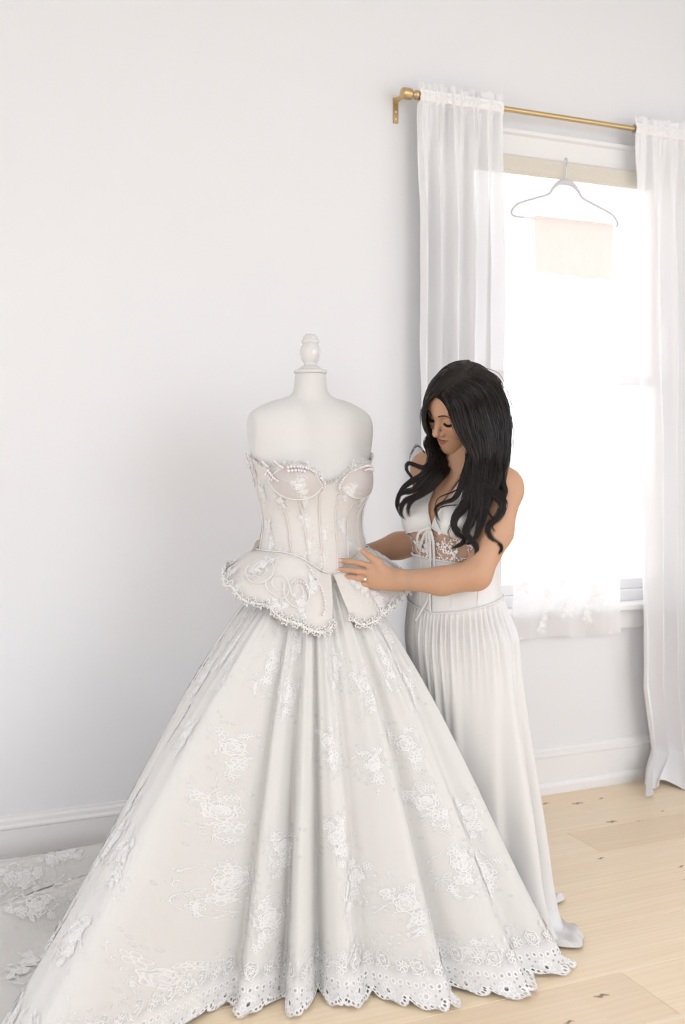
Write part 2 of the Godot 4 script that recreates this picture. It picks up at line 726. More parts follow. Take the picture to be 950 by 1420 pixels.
func make_materials() -> void:
	var m := mat(rgb8(237, 237, 239), 0.9, 0.3)
	m.normal_enabled = true
	m.normal_texture = T.stipple
	m.normal_scale = 0.15
	m.uv1_triplanar = true
	m.uv1_world_triplanar = true
	m.uv1_scale = Vector3.ONE * 4
	M.wall = m
	M.ceiling = mat(rgb8(243, 242, 240), 0.95, 0.2)
	M.trim = mat(rgb8(242, 241, 241), 0.38, 0.5)
	M.oaks = []
	for t in [Color(1, 1, 1), Color(0.98, 0.975, 0.97), Color(1.0, 0.99, 0.97), Color(0.965, 0.955, 0.94), Color(1.0, 1.0, 0.99)]:
		m = mat(t, 0.34, 0.5)
		m.albedo_texture = T.oak
		M.oaks.append(m)
	M.subfloor = mat(rgb8(110, 84, 58), 0.9)
	m = mat(rgb8(204, 178, 134), 0.34)
	m.metallic = 1.0
	m.roughness = 0.3
	M.brass = m
	M.steel = mat(rgb8(205, 205, 208), 0.25)
	M.steel.metallic = 1.0
	M.screw = mat(rgb8(225, 220, 210), 0.4)
	m = mat(rgb8(254, 253, 254, 0.9), 0.9, 0.2, 0.16)
	M.sheer = m
	m = mat(rgb8(252, 251, 252, 0.78), 0.9, 0.2, 0.9)
	M.veil = m
	M.veil_fold = mat(rgb8(247, 230, 221, 0.86), 0.9, 0.2, 0.55)
	m = mat(Color.WHITE, 0.85, 0.2, 0.3)
	m.albedo_texture = T.lace_net
	m.transparency = BaseMaterial3D.TRANSPARENCY_ALPHA
	M.lace_trim = m
	m = mat(Color.WHITE, 0.9)
	m.albedo_texture = T.linen
	m.uv1_scale = Vector3(6, 6, 1)
	m.backlight_enabled = true
	m.backlight = Color(0.35, 0.35, 0.33)
	M.linen = m
	M.plastic = mat(rgb8(212, 211, 213), 0.7, 0.3)
	M.glass = mat(Color(1, 1, 1, 0.04), 0.02)
	# the gown
	M.lining = mat(rgb8(222, 220, 217), 0.6, 0.35)
	m = mat(rgb8(240, 239, 238), 0.8, 0.25)
	m.albedo_texture = T.lace
	m.transparency = BaseMaterial3D.TRANSPARENCY_ALPHA
	M.lace = m
	m = mat(rgb8(240, 239, 238), 0.8, 0.25)
	m.albedo_texture = T.hem
	m.transparency = BaseMaterial3D.TRANSPARENCY_ALPHA
	M.hem = m
	M.bodice = mat(rgb8(224, 220, 216), 0.6, 0.4)
	M.cup = mat(rgb8(208, 200, 198), 0.6, 0.4)
	M.boning = mat(rgb8(218, 211, 207), 0.6)
	M.pearl = mat(rgb8(240, 230, 230), 0.16, 0.7)
	M.pearl.clearcoat_enabled = true
	M.pearl.clearcoat = 0.6
	M.cord = mat(rgb8(236, 234, 232), 0.8)
	M.nude = mat(rgb8(246, 226, 204), 0.7, 0.3, 0.8)
	M.form = mat(rgb8(224, 222, 220), 0.75, 0.3)
	M.gloss = mat(rgb8(224, 222, 221), 0.2, 0.6)
	# the bride
	m = mat(Color.WHITE, 0.48, 0.42)
	m.vertex_color_use_as_albedo = true
	m.subsurf_scatter_enabled = true
	m.subsurf_scatter_strength = 0.12
	M.skin = m
	M.satin = mat(rgb8(223, 222, 221), 0.34, 0.55)
	M.satin.rim_enabled = true
	M.satin.rim = 0.2
	M.hair = mat(rgb8(38, 30, 27), 0.33, 0.5)
	M.hair_deep = mat(rgb8(20, 15, 14), 0.6, 0.3)
	M.lash = mat(rgb8(22, 16, 14), 0.6)
	M.nail = mat(rgb8(236, 190, 178), 0.2, 0.6)
	M.gold = mat(rgb8(222, 182, 120), 0.2)
	M.gold.metallic = 1.0
	M.stone = mat(rgb8(250, 250, 252), 0.05, 0.9)
	m = mat(Color.WHITE, 0.8, 0.3)
	m.albedo_texture = T.vines
	m.transparency = BaseMaterial3D.TRANSPARENCY_ALPHA
	M.slip_lace = m


# ---------------------------------------------------------------- the room
const RX0 := -2.4
const RX1 := 4.6
const RZ1 := 5.8
const RH := 3.5
const WX0 := 2.045                       # the window opening in the back wall
const WX1 := 3.1
const WY0 := 0.745
const WY1 := 2.62


func wall_with_holes(mb: MB, u0: float, u1: float, holes: Array, to: Callable) -> void:   # holes: [u0, u1, y0, y1] in order along u
	var rects := []
	var u := u0
	for q in holes:
		rects.append([u, q[0], 0.0, RH])
		rects.append([q[0], q[1], 0.0, q[2]])
		rects.append([q[0], q[1], q[3], RH])
		u = q[1]
	rects.append([u, u1, 0.0, RH])
	for r in rects:
		var a: Vector3 = to.call(r[0], r[2], 0.0)
		var b: Vector3 = to.call(r[1], r[3], 0.18)
		mb.box(a.min(b), a.max(b))


func build_room() -> void:
	var mb := MB.new()
	wall_with_holes(mb, RX0 - 0.18, RX1 + 0.18, [[WX0, WX1, WY0, WY1]], func(u: float, y: float, t: float) -> Vector3: return Vector3(u, y, -t))
	struct("wall_back", mb, M.wall, "long plain white wall behind the gown with the window in it", "wall")
	mb = MB.new()
	wall_with_holes(mb, RX0 - 0.18, RX1 + 0.18, [[-2.2, -0.7, 0.2, 2.6], [1.3, 4.1, 0.9, 3.3]], func(u: float, y: float, t: float) -> Vector3: return Vector3(u, y, RZ1 + t))
	struct("wall_front", mb, M.wall, "white wall behind the photographer with two tall window openings", "wall")
	mb = MB.new()
	wall_with_holes(mb, 0, RZ1, [[1.0, 3.4, 0.2, 2.2]], func(u: float, y: float, t: float) -> Vector3: return Vector3(RX0 - t, y, u))
	struct("wall_left", mb, M.wall, "white wall to the left of the room with one tall window opening", "wall")
	mb = MB.new()
	wall_with_holes(mb, 0, RZ1, [[2.4, 4.4, 0.5, 3.0]], func(u: float, y: float, t: float) -> Vector3: return Vector3(RX1 + t, y, u))
	struct("wall_right", mb, M.wall, "white wall to the right of the room with one wide window opening", "wall")
	mb = MB.new()
	mb.box(Vector3(RX0 - 0.18, RH, -0.18), Vector3(RX1 + 0.18, RH + 0.18, RZ1 + 0.18))
	struct("ceiling", mb, M.ceiling, "flat white ceiling above the room", "ceiling")
	# oak floor, board by board, running along the back wall
	mb = MB.new()
	mb.box(Vector3(RX0 - 0.18, -0.2, -0.18), Vector3(RX1 + 0.18, -0.018, RZ1 + 0.18))
	var fl := struct("floor", mb, M.subfloor, "light oak plank floor with scattered dark knots", "floor")
	var z := 0.0
	var row := 0
	var seams := [0.2, 0.413, 0.62, 0.848, 1.085, 1.32]     # the joints the photograph shows, from the wall outwards
	var r2 := RandomNumberGenerator.new()
	r2.seed = 40
	while z < RZ1:
		var z1: float = seams[row] if row < seams.size() else z + 0.225
		z1 = minf(z1, RZ1)
		var x := RX0 - r2.randf() * 1.6
		if row == 1:
			x = 2.453 - 4.2                              # its joint shows right of the slip's hem
		while x < RX1:
			var x1 := x + (2.1 if row == 1 else r2.randf_range(1.5, 2.2))
			var a := maxf(x, RX0)
			var b := minf(x1, RX1)
			if b - a > 0.02:
				mb = MB.new()
				var g := 0.0004
				mb.box(Vector3(a + g, -0.018, z + g), Vector3(b - g, 0.0, z1 - g), 0.0011)
				var off := Vector2(r2.randf(), float(r2.randi() % 4) / 4.0)
				for i in mb.v.size():
					mb.uv[i] = Vector2((mb.v[i].x - a) / 2.4, (mb.v[i].z - z) / 0.96) + off
				part("plank", mb, M.oaks[r2.randi() % M.oaks.size()], fl)
			x = x1
		z = z1
		row += 1
	# baseboards: flat board, stepped cap, shoe moulding
	var prof := PackedVector2Array([Vector2(0, 0), Vector2(0.03, 0), Vector2(0.03, 0.03), Vector2(0.024, 0.044), Vector2(0.016, 0.048), Vector2(0.016, 0.142), Vector2(0.021, 0.146), Vector2(0.021, 0.152), Vector2(0.013, 0.158), Vector2(0.013, 0.17), Vector2(0.007, 0.178), Vector2(0.007, 0.184), Vector2(0, 0.186)])
	var ways := {
		"baseboard_back": [RX0, RX1, func(u: float, q: Vector2) -> Vector3: return Vector3(u, q.y, q.x), "white moulded baseboard along the back wall"],
		"baseboard_front": [RX0, RX1, func(u: float, q: Vector2) -> Vector3: return Vector3(u, q.y, RZ1 - q.x), "white moulded baseboard along the wall behind the photographer"],
		"baseboard_left": [0.0, RZ1, func(u: float, q: Vector2) -> Vector3: return Vector3(RX0 + q.x, q.y, u), "white moulded baseboard along the left wall"],
		"baseboard_right": [0.0, RZ1, func(u: float, q: Vector2) -> Vector3: return Vector3(RX1 - q.x, q.y, u), "white moulded baseboard along the right wall"],
	}
	for k in ways:
		mb = MB.new()
		mb.extrude(prof, ways[k][0], ways[k][1], ways[k][2])
		struct(k, mb, M.trim, ways[k][3], "baseboard")
	# the window behind the bride
	mb = MB.new()
	var d := -0.13
	for q in [[WX0, WX0 + 0.045, WY0, WY1], [WX1 - 0.045, WX1, WY0, WY1], [WX0, WX1, WY0, WY0 + 0.05], [WX0, WX1, WY1 - 0.05, WY1]]:
		mb.box(Vector3(q[0], q[2], d), Vector3(q[1], q[3], d + 0.09), 0.004)
	var win := struct("window_1", mb, M.trim, "tall white framed window glowing with daylight behind the bride", "window")
	for s in 2:
		mb = MB.new()
		var y0 := WY0 + 0.05 if s == 0 else (WY0 + WY1) / 2 - 0.02
		var y1 := (WY0 + WY1) / 2 + 0.02 if s == 0 else WY1 - 0.05
		var zz := d + 0.045 if s == 0 else d + 0.012
		for q in [[WX0 + 0.045, WX0 + 0.075, y0, y1], [WX1 - 0.075, WX1 - 0.045, y0, y1], [WX0 + 0.075, WX1 - 0.075, y0, y0 + 0.045], [WX0 + 0.075, WX1 - 0.075, y1 - 0.035, y1]]:
			mb.box(Vector3(q[0], q[2], zz), Vector3(q[1], q[3], zz + 0.032), 0.003)
		var sash := part("sash", mb, M.trim, win)
		mb = MB.new()
		mb.box(Vector3(WX0 + 0.07, y0 + 0.04, zz + 0.013), Vector3(WX1 - 0.07, y1 - 0.03, zz + 0.018))
		part("pane", mb, M.glass, sash)
	mb = MB.new()
	var cas := PackedVector2Array([Vector2(0, 0), Vector2(0.016, 0), Vector2(0.02, 0.004), Vector2(0.02, 0.08), Vector2(0.034, 0.086), Vector2(0.036, 0.1), Vector2(0, 0.104)])
	mb.extrude(cas, WX0 - 0.1, WX1 + 0.1, func(u: float, q: Vector2) -> Vector3: return Vector3(u, 2.55 + q.y, q.x))
	part("head_casing", mb, M.trim, win)
	for s in [0, 1]:
		mb = MB.new()
		var x := WX0 - 0.09 if s == 0 else WX1
		mb.box(Vector3(x, WY0, 0), Vector3(x + 0.09, WY1, 0.02), 0.004)
		part("side_casing", mb, M.trim, win)
	mb = MB.new()
	mb.box(Vector3(WX0 - 0.12, WY0 - 0.028, -0.05), Vector3(WX1 + 0.12, WY0 + 0.002, 0.045), 0.006)
	part("sill", mb, M.trim, win)
	mb = MB.new()
	mb.box(Vector3(WX0 - 0.09, WY0 - 0.105, 0), Vector3(WX1 + 0.09, WY0 - 0.028, 0.018), 0.004)
	part("apron", mb, M.trim, win)
	# the ground outside
	mb = MB.new()
	mb.box(Vector3(-40, -0.6, -40), Vector3(40, -0.4, 40))
	struct("ground_outside", mb, mat(rgb8(205, 204, 198), 0.9), "pale ground outside the window", "ground")


# ---------------------------------------------------------------- window dressing
func build_rod() -> void:
	var o := thing("curtain_rod", "brushed brass curtain rod on a wall bracket above the window", "curtain rod", Vector3(1.70, 2.62, 0))
	var zr := 0.09
	var yr := 0.082
	var mb := MB.new()
	mb.tube(PackedVector3Array([Vector3(0.075, yr, zr), Vector3(0.5, yr, zr), Vector3(1.62, yr, zr)]), arr([0.0105, 0.0105, 0.0105]), 20)
	part("rod", mb, M.brass, o)
	for s in [0, 1]:
		var x0 := 0.062 if s == 0 else 1.635
		var w := 1.0 if s == 0 else -1.0
		mb = MB.new()
		var along := PackedVector3Array()
		for q in [-0.054, -0.053, -0.046, -0.02, -0.014, -0.012, 0.0, 0.002, 0.012, 0.014, 0.03]:
			along.append(Vector3(x0 + w * q, yr, zr))
		mb.tube(along, arr([0.014, 0.019, 0.0215, 0.0215, 0.02, 0.013, 0.013, 0.0175, 0.0175, 0.0125, 0.0125]), 24)
		part("finial", mb, M.brass, o)
		mb = MB.new()
		var xb := x0 - w * 0.036
		mb.box(Vector3(xb - 0.011, yr - 0.085, 0.0), Vector3(xb + 0.011, yr + 0.012, 0.005), 0.0015)
		mb.tube(PackedVector3Array([Vector3(xb, yr, 0.004), Vector3(xb, yr, zr - 0.012)]), arr([0.009, 0.009]), 14)
		var br := part("bracket", mb, M.brass, o)
		for y in [-0.042, -0.07]:
			mb = MB.new()
			mb.ball(Vector3(xb, yr + y, 0.005), 0.0042, 6, Vector3(1, 1, 0.5))
			part("screw", mb, M.screw, br)


# A hanging sheer: edge(v, side) gives x at the left or right edge for v from the top (0) to the floor (1).
func curtain(called: String, label: String, left: Callable, right: Callable, folds: float, sd: int, pool: float) -> void:
	var o := thing(called, label, "curtain", Vector3(left.call(0.0), 0, 0.0))
	var ox: float = left.call(0.0)
	var nu := 170
	var nv := 120
	var top := 2.752
	var nz := FastNoiseLite.new()
	nz.seed = sd
	nz.frequency = 1.0
	var p := PackedVector3Array()
	for j in nv:
		var f := float(j) / (nv - 1)
		var vv := f / 0.3 * 0.045 if f < 0.3 else lerpf(0.045, 1.0, (f - 0.3) / 0.7)   # close rows at the rod
		for i in nu:
			var u := float(i) / (nu - 1)
			var y := lerpf(top, 0.004, vv)
			var xl: float = left.call(vv)
			var xr: float = right.call(vv)
			var drop := top - y
			# gathers on the rod give way to long soft folds
			var ph := u * folds * TAU + 1.4 * nz.get_noise_2d(u * 2.0, 3.0) + 0.8 * nz.get_noise_2d(u * 2.5, drop * 0.5)
			var long := (sin(ph) + 0.35 * sin(2.0 * ph + 1.0)) * lerpf(0.012, 0.036, smoothstep(0.08, 0.7, drop))
			var fine := nz.get_noise_2d(u * 17.0, drop * 1.2) * 0.026 * (1.0 - smoothstep(0.05, 0.55, drop)) + nz.get_noise_2d(u * 6.0, drop * 1.1 + 9.0) * 0.012
			var zz := 0.09 + long + fine
			var x := lerpf(xl, xr, u) + cos(ph) * 0.010 * smoothstep(0.1, 0.6, drop)
			# the rod pocket wraps the rod
			var pk := exp(-pow((drop - 0.05) / 0.022, 2.0))
			zz = lerpf(zz, 0.09 + 0.0165 + absf(fine) * 0.5, pk)
			if drop < 0.03:
				y += nz.get_noise_2d(u * 24.0, 40.0) * 0.012 * (1.0 - drop / 0.03)
				zz = lerpf(zz, 0.095 + fine, 0.5)
			if absf(drop - 0.05) < 0.024:
				zz = maxf(zz, 0.09 + 0.0135 + 0.3 * absf(fine))
			if pool > 0.0 and y < 0.16:                 # the hem breaks on the floor and spreads
				var w := 1.0 - y / 0.16
				zz += pool * w * w * (0.8 + 0.5 * sin(ph * 0.5 + 0.6))
				x += (u - 0.35) * 0.10 * w * w
				y += 0.02 * w * absf(sin(ph))
			zz = maxf(zz, 0.034 if y < 0.2 else 0.024)
			p.append(Vector3(x - ox, maxf(y, 0.003), zz))
	var mb := MB.new()
	mb.grid(p, nu, nv)
	var cl := part("panel", mb, M.sheer, o)
	# the back of the rod pocket
	p = PackedVector3Array()
	for j in 12:
		for i in nu:
			var u := float(i) / (nu - 1)
			var an := PI * j / 11.0
			var x: float = lerpf(left.call(0.0), right.call(0.0), u) - ox
			var fz := nz.get_noise_2d(u * 17.0, 0.06) * 0.006
			p.append(Vector3(x, 2.702 + cos(an) * 0.018, 0.09 - sin(an) * 0.0165 - absf(fz)))
	mb = MB.new()
	mb.grid(p, nu, 12)
	part("rod_pocket", mb, M.sheer, cl)
	# hem band at the foot of the panel is the doubled cloth of the last 10 cm
	mb = MB.new()
	var src := (cl.mesh as ArrayMesh).surface_get_arrays(0)[Mesh.ARRAY_VERTEX] as PackedVector3Array
	p = PackedVector3Array()
	for j in range(nv - 5, nv):
		for i in nu:
			p.append(src[j * nu + i] + Vector3(0, 0, 0.003))
	mb.grid(p, nu, 5)
	part("hem", mb, M.sheer, cl)


func build_window_things() -> void:
	build_rod()
	curtain("curtain", "sheer white curtain panel hanging left of the window, next to the brass rod end", func(v: float) -> float: return table([[0, 1.778], [1, 1.765]], v), func(v: float) -> float: return table([[0, 2.14], [0.2, 2.13], [1, 2.10]], v), 5.0, 3, 0.0)
	curtain("curtain", "sheer white curtain panel at the right edge, pooling on the oak floor", func(v: float) -> float: return table([[0, 2.768], [0.5, 2.785], [0.85, 2.80], [0.955, 2.845], [1, 2.75]], v), func(v: float) -> float: return table([[0, 3.24], [0.9, 3.22], [1, 3.2]], v), 5.5, 8, 0.10)
	# linen shade rolled up under the head casing
	var sh := thing("window_shade", "raised beige woven linen shade across the top of the window", "window shade", Vector3((WX0 + WX1) / 2, 2.48, 0.02))
	var mb := MB.new()
	var hw := (WX1 - WX0) / 2 + 0.02
	mb.box(Vector3(-hw, 0.0, 0.0), Vector3(hw, 0.066, 0.02), 0.004)
	for i in mb.v.size():
		mb.uv[i] = Vector2(mb.v[i].x, mb.v[i].y)
	part("folded_linen", mb, M.linen, sh)
	mb = MB.new()
	mb.box(Vector3(-hw, -0.006, 0.002), Vector3(hw, 0.004, 0.018), 0.002)
	part("bottom_rail", mb, M.linen, sh)
	# hanger hooked over the shade
	var hg := thing("clothes_hanger", "pale grey slim clothes hanger hooked on the shade in front of the window", "hanger", Vector3(2.462, 2.30, 0.052))
	mb = MB.new()
	var c := spline([Vector3(0.004, 0.252, -0.016), Vector3(0.004, 0.259, -0.006), Vector3(0.002, 0.25, 0.004), Vector3(-0.002, 0.225, 0.006), Vector3(0.0, 0.19, 0.003), Vector3(0, 0.16, 0)], 24)
	var rr := PackedFloat32Array()
	rr.resize(24)
	rr.fill(0.0021)
	mb.tube(c, rr, 10)
	part("hook", mb, M.steel, hg)
	mb = MB.new()
	var outline := []
	var half := [Vector2(0, 0.160), Vector2(0.035, 0.152), Vector2(0.062, 0.128), Vector2(0.08, 0.105), Vector2(0.13, 0.086), Vector2(0.2, 0.062), Vector2(0.235, 0.045), Vector2(0.255, 0.018), Vector2(0.252, 0.006), Vector2(0.235, 0.0)]
	for k in range(half.size() - 1, 0, -1):
		outline.append(Vector3(-half[k].x, half[k].y, 0))
	for k in half.size():
		outline.append(Vector3(half[k].x, half[k].y, 0))
	c = spline(outline, 70)
	rr.resize(70)
	for k in 70:
		rr[k] = 0.0058 + 0.0075 * exp(-pow((k - 34.5) / 5.0, 2.0))
	mb.tube(c, rr, 10)
	part("shoulder", mb, M.plastic, hg)
	mb = MB.new()
	mb.tube(PackedVector3Array([Vector3(-0.237, 0.0, 0), Vector3(0, 0.0, 0), Vector3(0.237, 0.0, 0)]), arr([0.0045, 0.0045, 0.0045]), 10)
	part("bar", mb, M.plastic, hg)
	# the veil over the hanger's bar
	var ve := thing("veil", "long white tulle veil with a lace border hanging from the clothes hanger", "veil", Vector3(2.48, 0.64, 0.06))
	var nz := FastNoiseLite.new()
	nz.seed = 21
	nz.frequency = 1.0
	for lay in 2:
		var nu := 70
		var nv := 60
		var pts := PackedVector3Array()
		var low := 0.0 if lay == 0 else 1.44
		var w0 := 0.225 if lay == 0 else 0.19
		var w1 := 0.262 if lay == 0 else 0.185
		for j in nv:
			var v := float(j) / (nv - 1)
			for i in nu:
				var u := float(i) / (nu - 1) * 2 - 1
				var y := lerpf(1.672, low, v)
				var over := clampf((1.672 - y) / 0.01, 0, 1)
				var dz := (0.012 * sin(u * 9.0 + v * 1.5) + 0.01 * nz.get_noise_2d(u * 3, v * 2)) * smoothstep(0.0, 0.35, v)
				if lay == 1:
					dz *= 0.4
				var hemw := nz.get_noise_2d(u * 9.0, 70.0) * 0.008 if v > 0.98 else 0.0
				pts.append(Vector3(u * lerpf(w0, w1, v) + (-0.01 if lay == 0 else 0.003) * v, y + hemw - (0.006 if u > 0 else 0.0) * v, -0.002 + 0.022 * lay * over + 0.004 * over + dz))
		mb = MB.new()
		mb.grid(pts, nu, nv)
		part("tulle" if lay == 0 else "folded_layer", mb, M.veil if lay == 0 else M.veil_fold, ve, "" if lay == 0 else "pale peach folded layer just below the hanger bar")
		if lay == 0:
			var bp := PackedVector3Array()
			var bt := PackedVector2Array()
			for j in range(nv - 9, nv):
				for i in nu:
					bp.append(pts[j * nu + i] + Vector3(0, 0, 0.003))
					bt.append(Vector2(pts[j * nu + i].x / 0.42, pts[j * nu + i].y / 0.42))
			mb = MB.new()
			mb.grid(bp, nu, 9, bt)
			part("lace_border", mb, M.lace_trim, ve)


# ---------------------------------------------------------------- the dress form and the gown
var form_bones := []
const FORM_TURN := 24.0


func make_form_bones() -> void:
	var up := Vector3(0, 0, 1)
	form_bones = [
		bone(Vector3(0, 1.58, -0.02), Vector3(0, 1.49, -0.02), 0.047, 0.053, 0.03),
		bone(Vector3(0, 1.478, -0.02), Vector3(-0.145, 1.44, -0.02), 0.042, 0.042, 0.022),
		bone(Vector3(0, 1.478, -0.02), Vector3(0.145, 1.44, -0.02), 0.042, 0.042, 0.022),
		bone(Vector3(-0.15, 1.435, -0.02), Vector3(-0.145, 1.37, -0.01), 0.04, 0.038, 0.05),
		bone(Vector3(0.15, 1.435, -0.02), Vector3(0.145, 1.37, -0.01), 0.04, 0.038, 0.05),
		bone(Vector3(-0.07, 1.42, -0.01), Vector3(-0.055, 1.26, 0.0), 0.1, 0.095, 0.05, up, 1.12),
		bone(Vector3(0.07, 1.42, -0.01), Vector3(0.055, 1.26, 0.0), 0.1, 0.095, 0.05, up, 1.12),
		bone(Vector3(0, 1.25, 0.0), Vector3(0, 1.09, 0.0), 0.142, 0.13, 0.06, up, 1.3),
		bone(Vector3(0, 1.03, 0.0), Vector3(0, 0.9, 0.0), 0.15, 0.17, 0.08, up, 1.25),
		bone(Vector3(-0.075, 1.285, 0.07), Vector3(-0.075, 1.285, 0.07), 0.066, 0.066, 0.045),
		bone(Vector3(0.075, 1.285, 0.07), Vector3(0.075, 1.285, 0.07), 0.066, 0.066, 0.045),
		bone(Vector3(0, 1.3, 0), Vector3(0, 1.3, 0), 0.186, 0, 0.01, Vector3(1, 0, 0), 1.0, 2),
	]


func around(bones: Array, c: Vector3, dir: Vector3, off: float, far := 0.3) -> float:   # where the offset skin lies along dir from c
	var r := far
	for k in 14:
		var d := field(bones, c + dir * r) - off
		r -= d * 0.8
		if absf(d) < 0.0006 or r < 0.02:
			break
	return maxf(r, 0.02)


func form_point(deg: float, y: float, off: float) -> Vector3:
	var a := deg_to_rad(deg)
	var dir := Vector3(sin(a), 0, cos(a))
	var c := Vector3(0, y, -0.005)
	return c + dir * around(form_bones, c, dir, off)


func build_form() -> void:
	make_form_bones()
	var at := lens_to_room((434.0 - 475.0) * GOWN_Z / F, GOWN_Z)
	var o := thing("dress_form", "white armless dress form with a turned finial wearing the wedding gown", "mannequin", at, YAW + FORM_TURN)
	var mb := MB.new()
	nets(mb, form_bones, 0.008)
	part("torso", mb, M.form, o)
	mb = MB.new()
	var cap := PackedVector2Array([Vector2(0.0, 1.612), Vector2(0.028, 1.612), Vector2(0.045, 1.608), Vector2(0.0485, 1.604), Vector2(0.0485, 1.6), Vector2(0.046, 1.597), Vector2(0.0, 1.597)])
	mb.lathe(cap, 40, Vector3(0, 0, -0.02))
	part("neck_cap", mb, M.gloss, o)
	mb = MB.new()
	var fin := PackedVector2Array()
	var prof := [[0.0, 1.716], [0.013, 1.714], [0.02, 1.708], [0.0225, 1.7], [0.0225, 1.698], [0.0255, 1.696], [0.0262, 1.692], [0.0255, 1.688], [0.0225, 1.686], [0.0225, 1.684], [0.027, 1.678], [0.0302, 1.668], [0.0308, 1.658], [0.029, 1.647], [0.0245, 1.637], [0.02, 1.63], [0.0185, 1.624], [0.022, 1.618], [0.029, 1.614], [0.031, 1.611], [0.0, 1.61]]
	for q in prof:
		fin.append(Vector2(q[0], q[1]))
	mb.lathe(fin, 40, Vector3(0, 0, -0.02))
	part("finial", mb, M.gloss, o)
	mb = MB.new()
	mb.tube(PackedVector3Array([Vector3(0, 0.8, 0), Vector3(0, 0.12, 0)]), arr([0.018, 0.018]), 16)
	part("pole", mb, M.gloss, o)
	for k in 3:
		mb = MB.new()
		var d := Vector3(sin(TAU * k / 3), 0, cos(TAU * k / 3))
		mb.tube(spline([Vector3(0, 0.2, 0), d * 0.08 + Vector3(0, 0.15, 0), d * 0.2 + Vector3(0, 0.03, 0), d * 0.26 + Vector3(0, 0.014, 0)], 14), arr([0.016, 0.016, 0.016, 0.016, 0.016, 0.015, 0.015, 0.014, 0.014, 0.013, 0.013, 0.013, 0.014, 0.014]), 10)
		part("foot", mb, M.gloss, o)


func gown_basis() -> Basis:
	return Basis(Vector3.UP, deg_to_rad(FORM_TURN))


# neckline and lower edge of the bodice by angle about the form (0 front, positive to the form's left = the photo's right)
const NECK := [[-180, 1.33], [-130, 1.335], [-95, 1.352], [-75, 1.325], [-52, 1.330], [-35, 1.337], [-20, 1.315], [-8, 1.285], [0, 1.277], [8, 1.285], [20, 1.315], [35, 1.337], [52, 1.335], [75, 1.33], [95, 1.352], [130, 1.335], [180, 1.33]]
# hem of the skirt by angle in the lens's frame (0 towards the lens, positive to the photo's right)
const HEM := [[-180, 0.60], [-155, 0.58], [-120, 0.62], [-95, 0.66], [-75, 0.72], [-60, 0.82], [-49, 0.92], [-43, 1.04], [-37, 1.14], [-33, 1.0], [-29, 0.76], [-24, 0.59], [-18, 0.545], [-5, 0.50], [5, 0.485], [20, 0.52], [35, 0.585], [50, 0.67], [60, 0.72], [68, 0.71], [76, 0.60], [85, 0.45], [95, 0.36], [120, 0.40], [150, 0.52], [180, 0.60]]
const SKIRT_TOP := 0.995


func bodice_sheet(a0: float, a1: float, na: int, nv: int, off: float, top: Callable, low: Callable, tile: float) -> Array:
	var p := PackedVector3Array()
	var t := PackedVector2Array()
	var gb := gown_basis()
	for j in nv:
		for i in na:
			var deg := lerpf(a0, a1, float(i) / (na - 1))
			var y: float = lerpf(top.call(deg), low.call(deg), float(j) / (nv - 1))
			p.append(gb * form_point(deg, y, off))
			t.append(Vector2(deg_to_rad(deg) * 0.14 / tile, -y / tile))
	return [p, t]


func skirt_wave(deg: float) -> float:
	var a := deg_to_rad(deg)
	var ph := 21.0 * a + 1.3 * sin(2.0 * a + 0.5) + 0.9 * sin(5.0 * a + 1.0) + 0.6 * sin(9.0 * a)
	return 0.45 * cos(ph) - 0.8 * pow(absf(sin(ph * 0.5 + 0.4 * sin(3.0 * a))), 8.0) + 0.3 * cos(0.5 * ph + 2.0 * sin(a))


func skirt_point(deg: float, t: float, off: float) -> Vector3:
	var a := deg_to_rad(deg)
	var dir := Vector3(sin(a), 0, cos(a))
	var r0 := 1.0 / sqrt(pow(sin(a) / 0.150, 2) + pow(cos(a) / 0.125, 2))
	var r1 := soft(HEM, deg)
	var y := SKIRT_TOP * (1.0 - t)
	var r := lerpf(r0, r1, t * (1.06 - 0.06 * t)) + 0.035 * sin(PI * minf(t * 1.25, 1.0)) * (1.0 - t)
	r += skirt_wave(deg) * (0.006 + 0.046 * pow(t, 1.1))
	r += 0.0035 * sin(a * 70.0 + 2.0 * sin(a * 7.0)) * (1.0 - t) * smoothstep(0.0, 0.05, t)
	r += off
	return dir * r + Vector3(0, y, 0)


func pearls(parent: Node, pts: Array, r0: float, r1: float, off: float, step := 1.95) -> void:   # (degrees, height) along the bodice
	var raw := []
	var gb := gown_basis()
	for q in pts:
		raw.append(gb * form_point(q[0], q[1], off))
	pearl_string(parent, raw, r0, r1, step)


func pearl_string(parent: Node, raw: Array, r0: float, r1: float, step := 1.95) -> void:
	var c := spline(raw, 60)
	var len := 0.0
	for i in 59:
		len += c[i].distance_to(c[i + 1])
	var mb := MB.new()
	var s := 0.0
	while s < len:
		var f := s / len
		var r := lerpf(r0, r1, f)
		mb.ball(c[int(f * 59)], r, 6)
		s += r * step
	stuff(part("pearl_string", mb, M.pearl, parent))


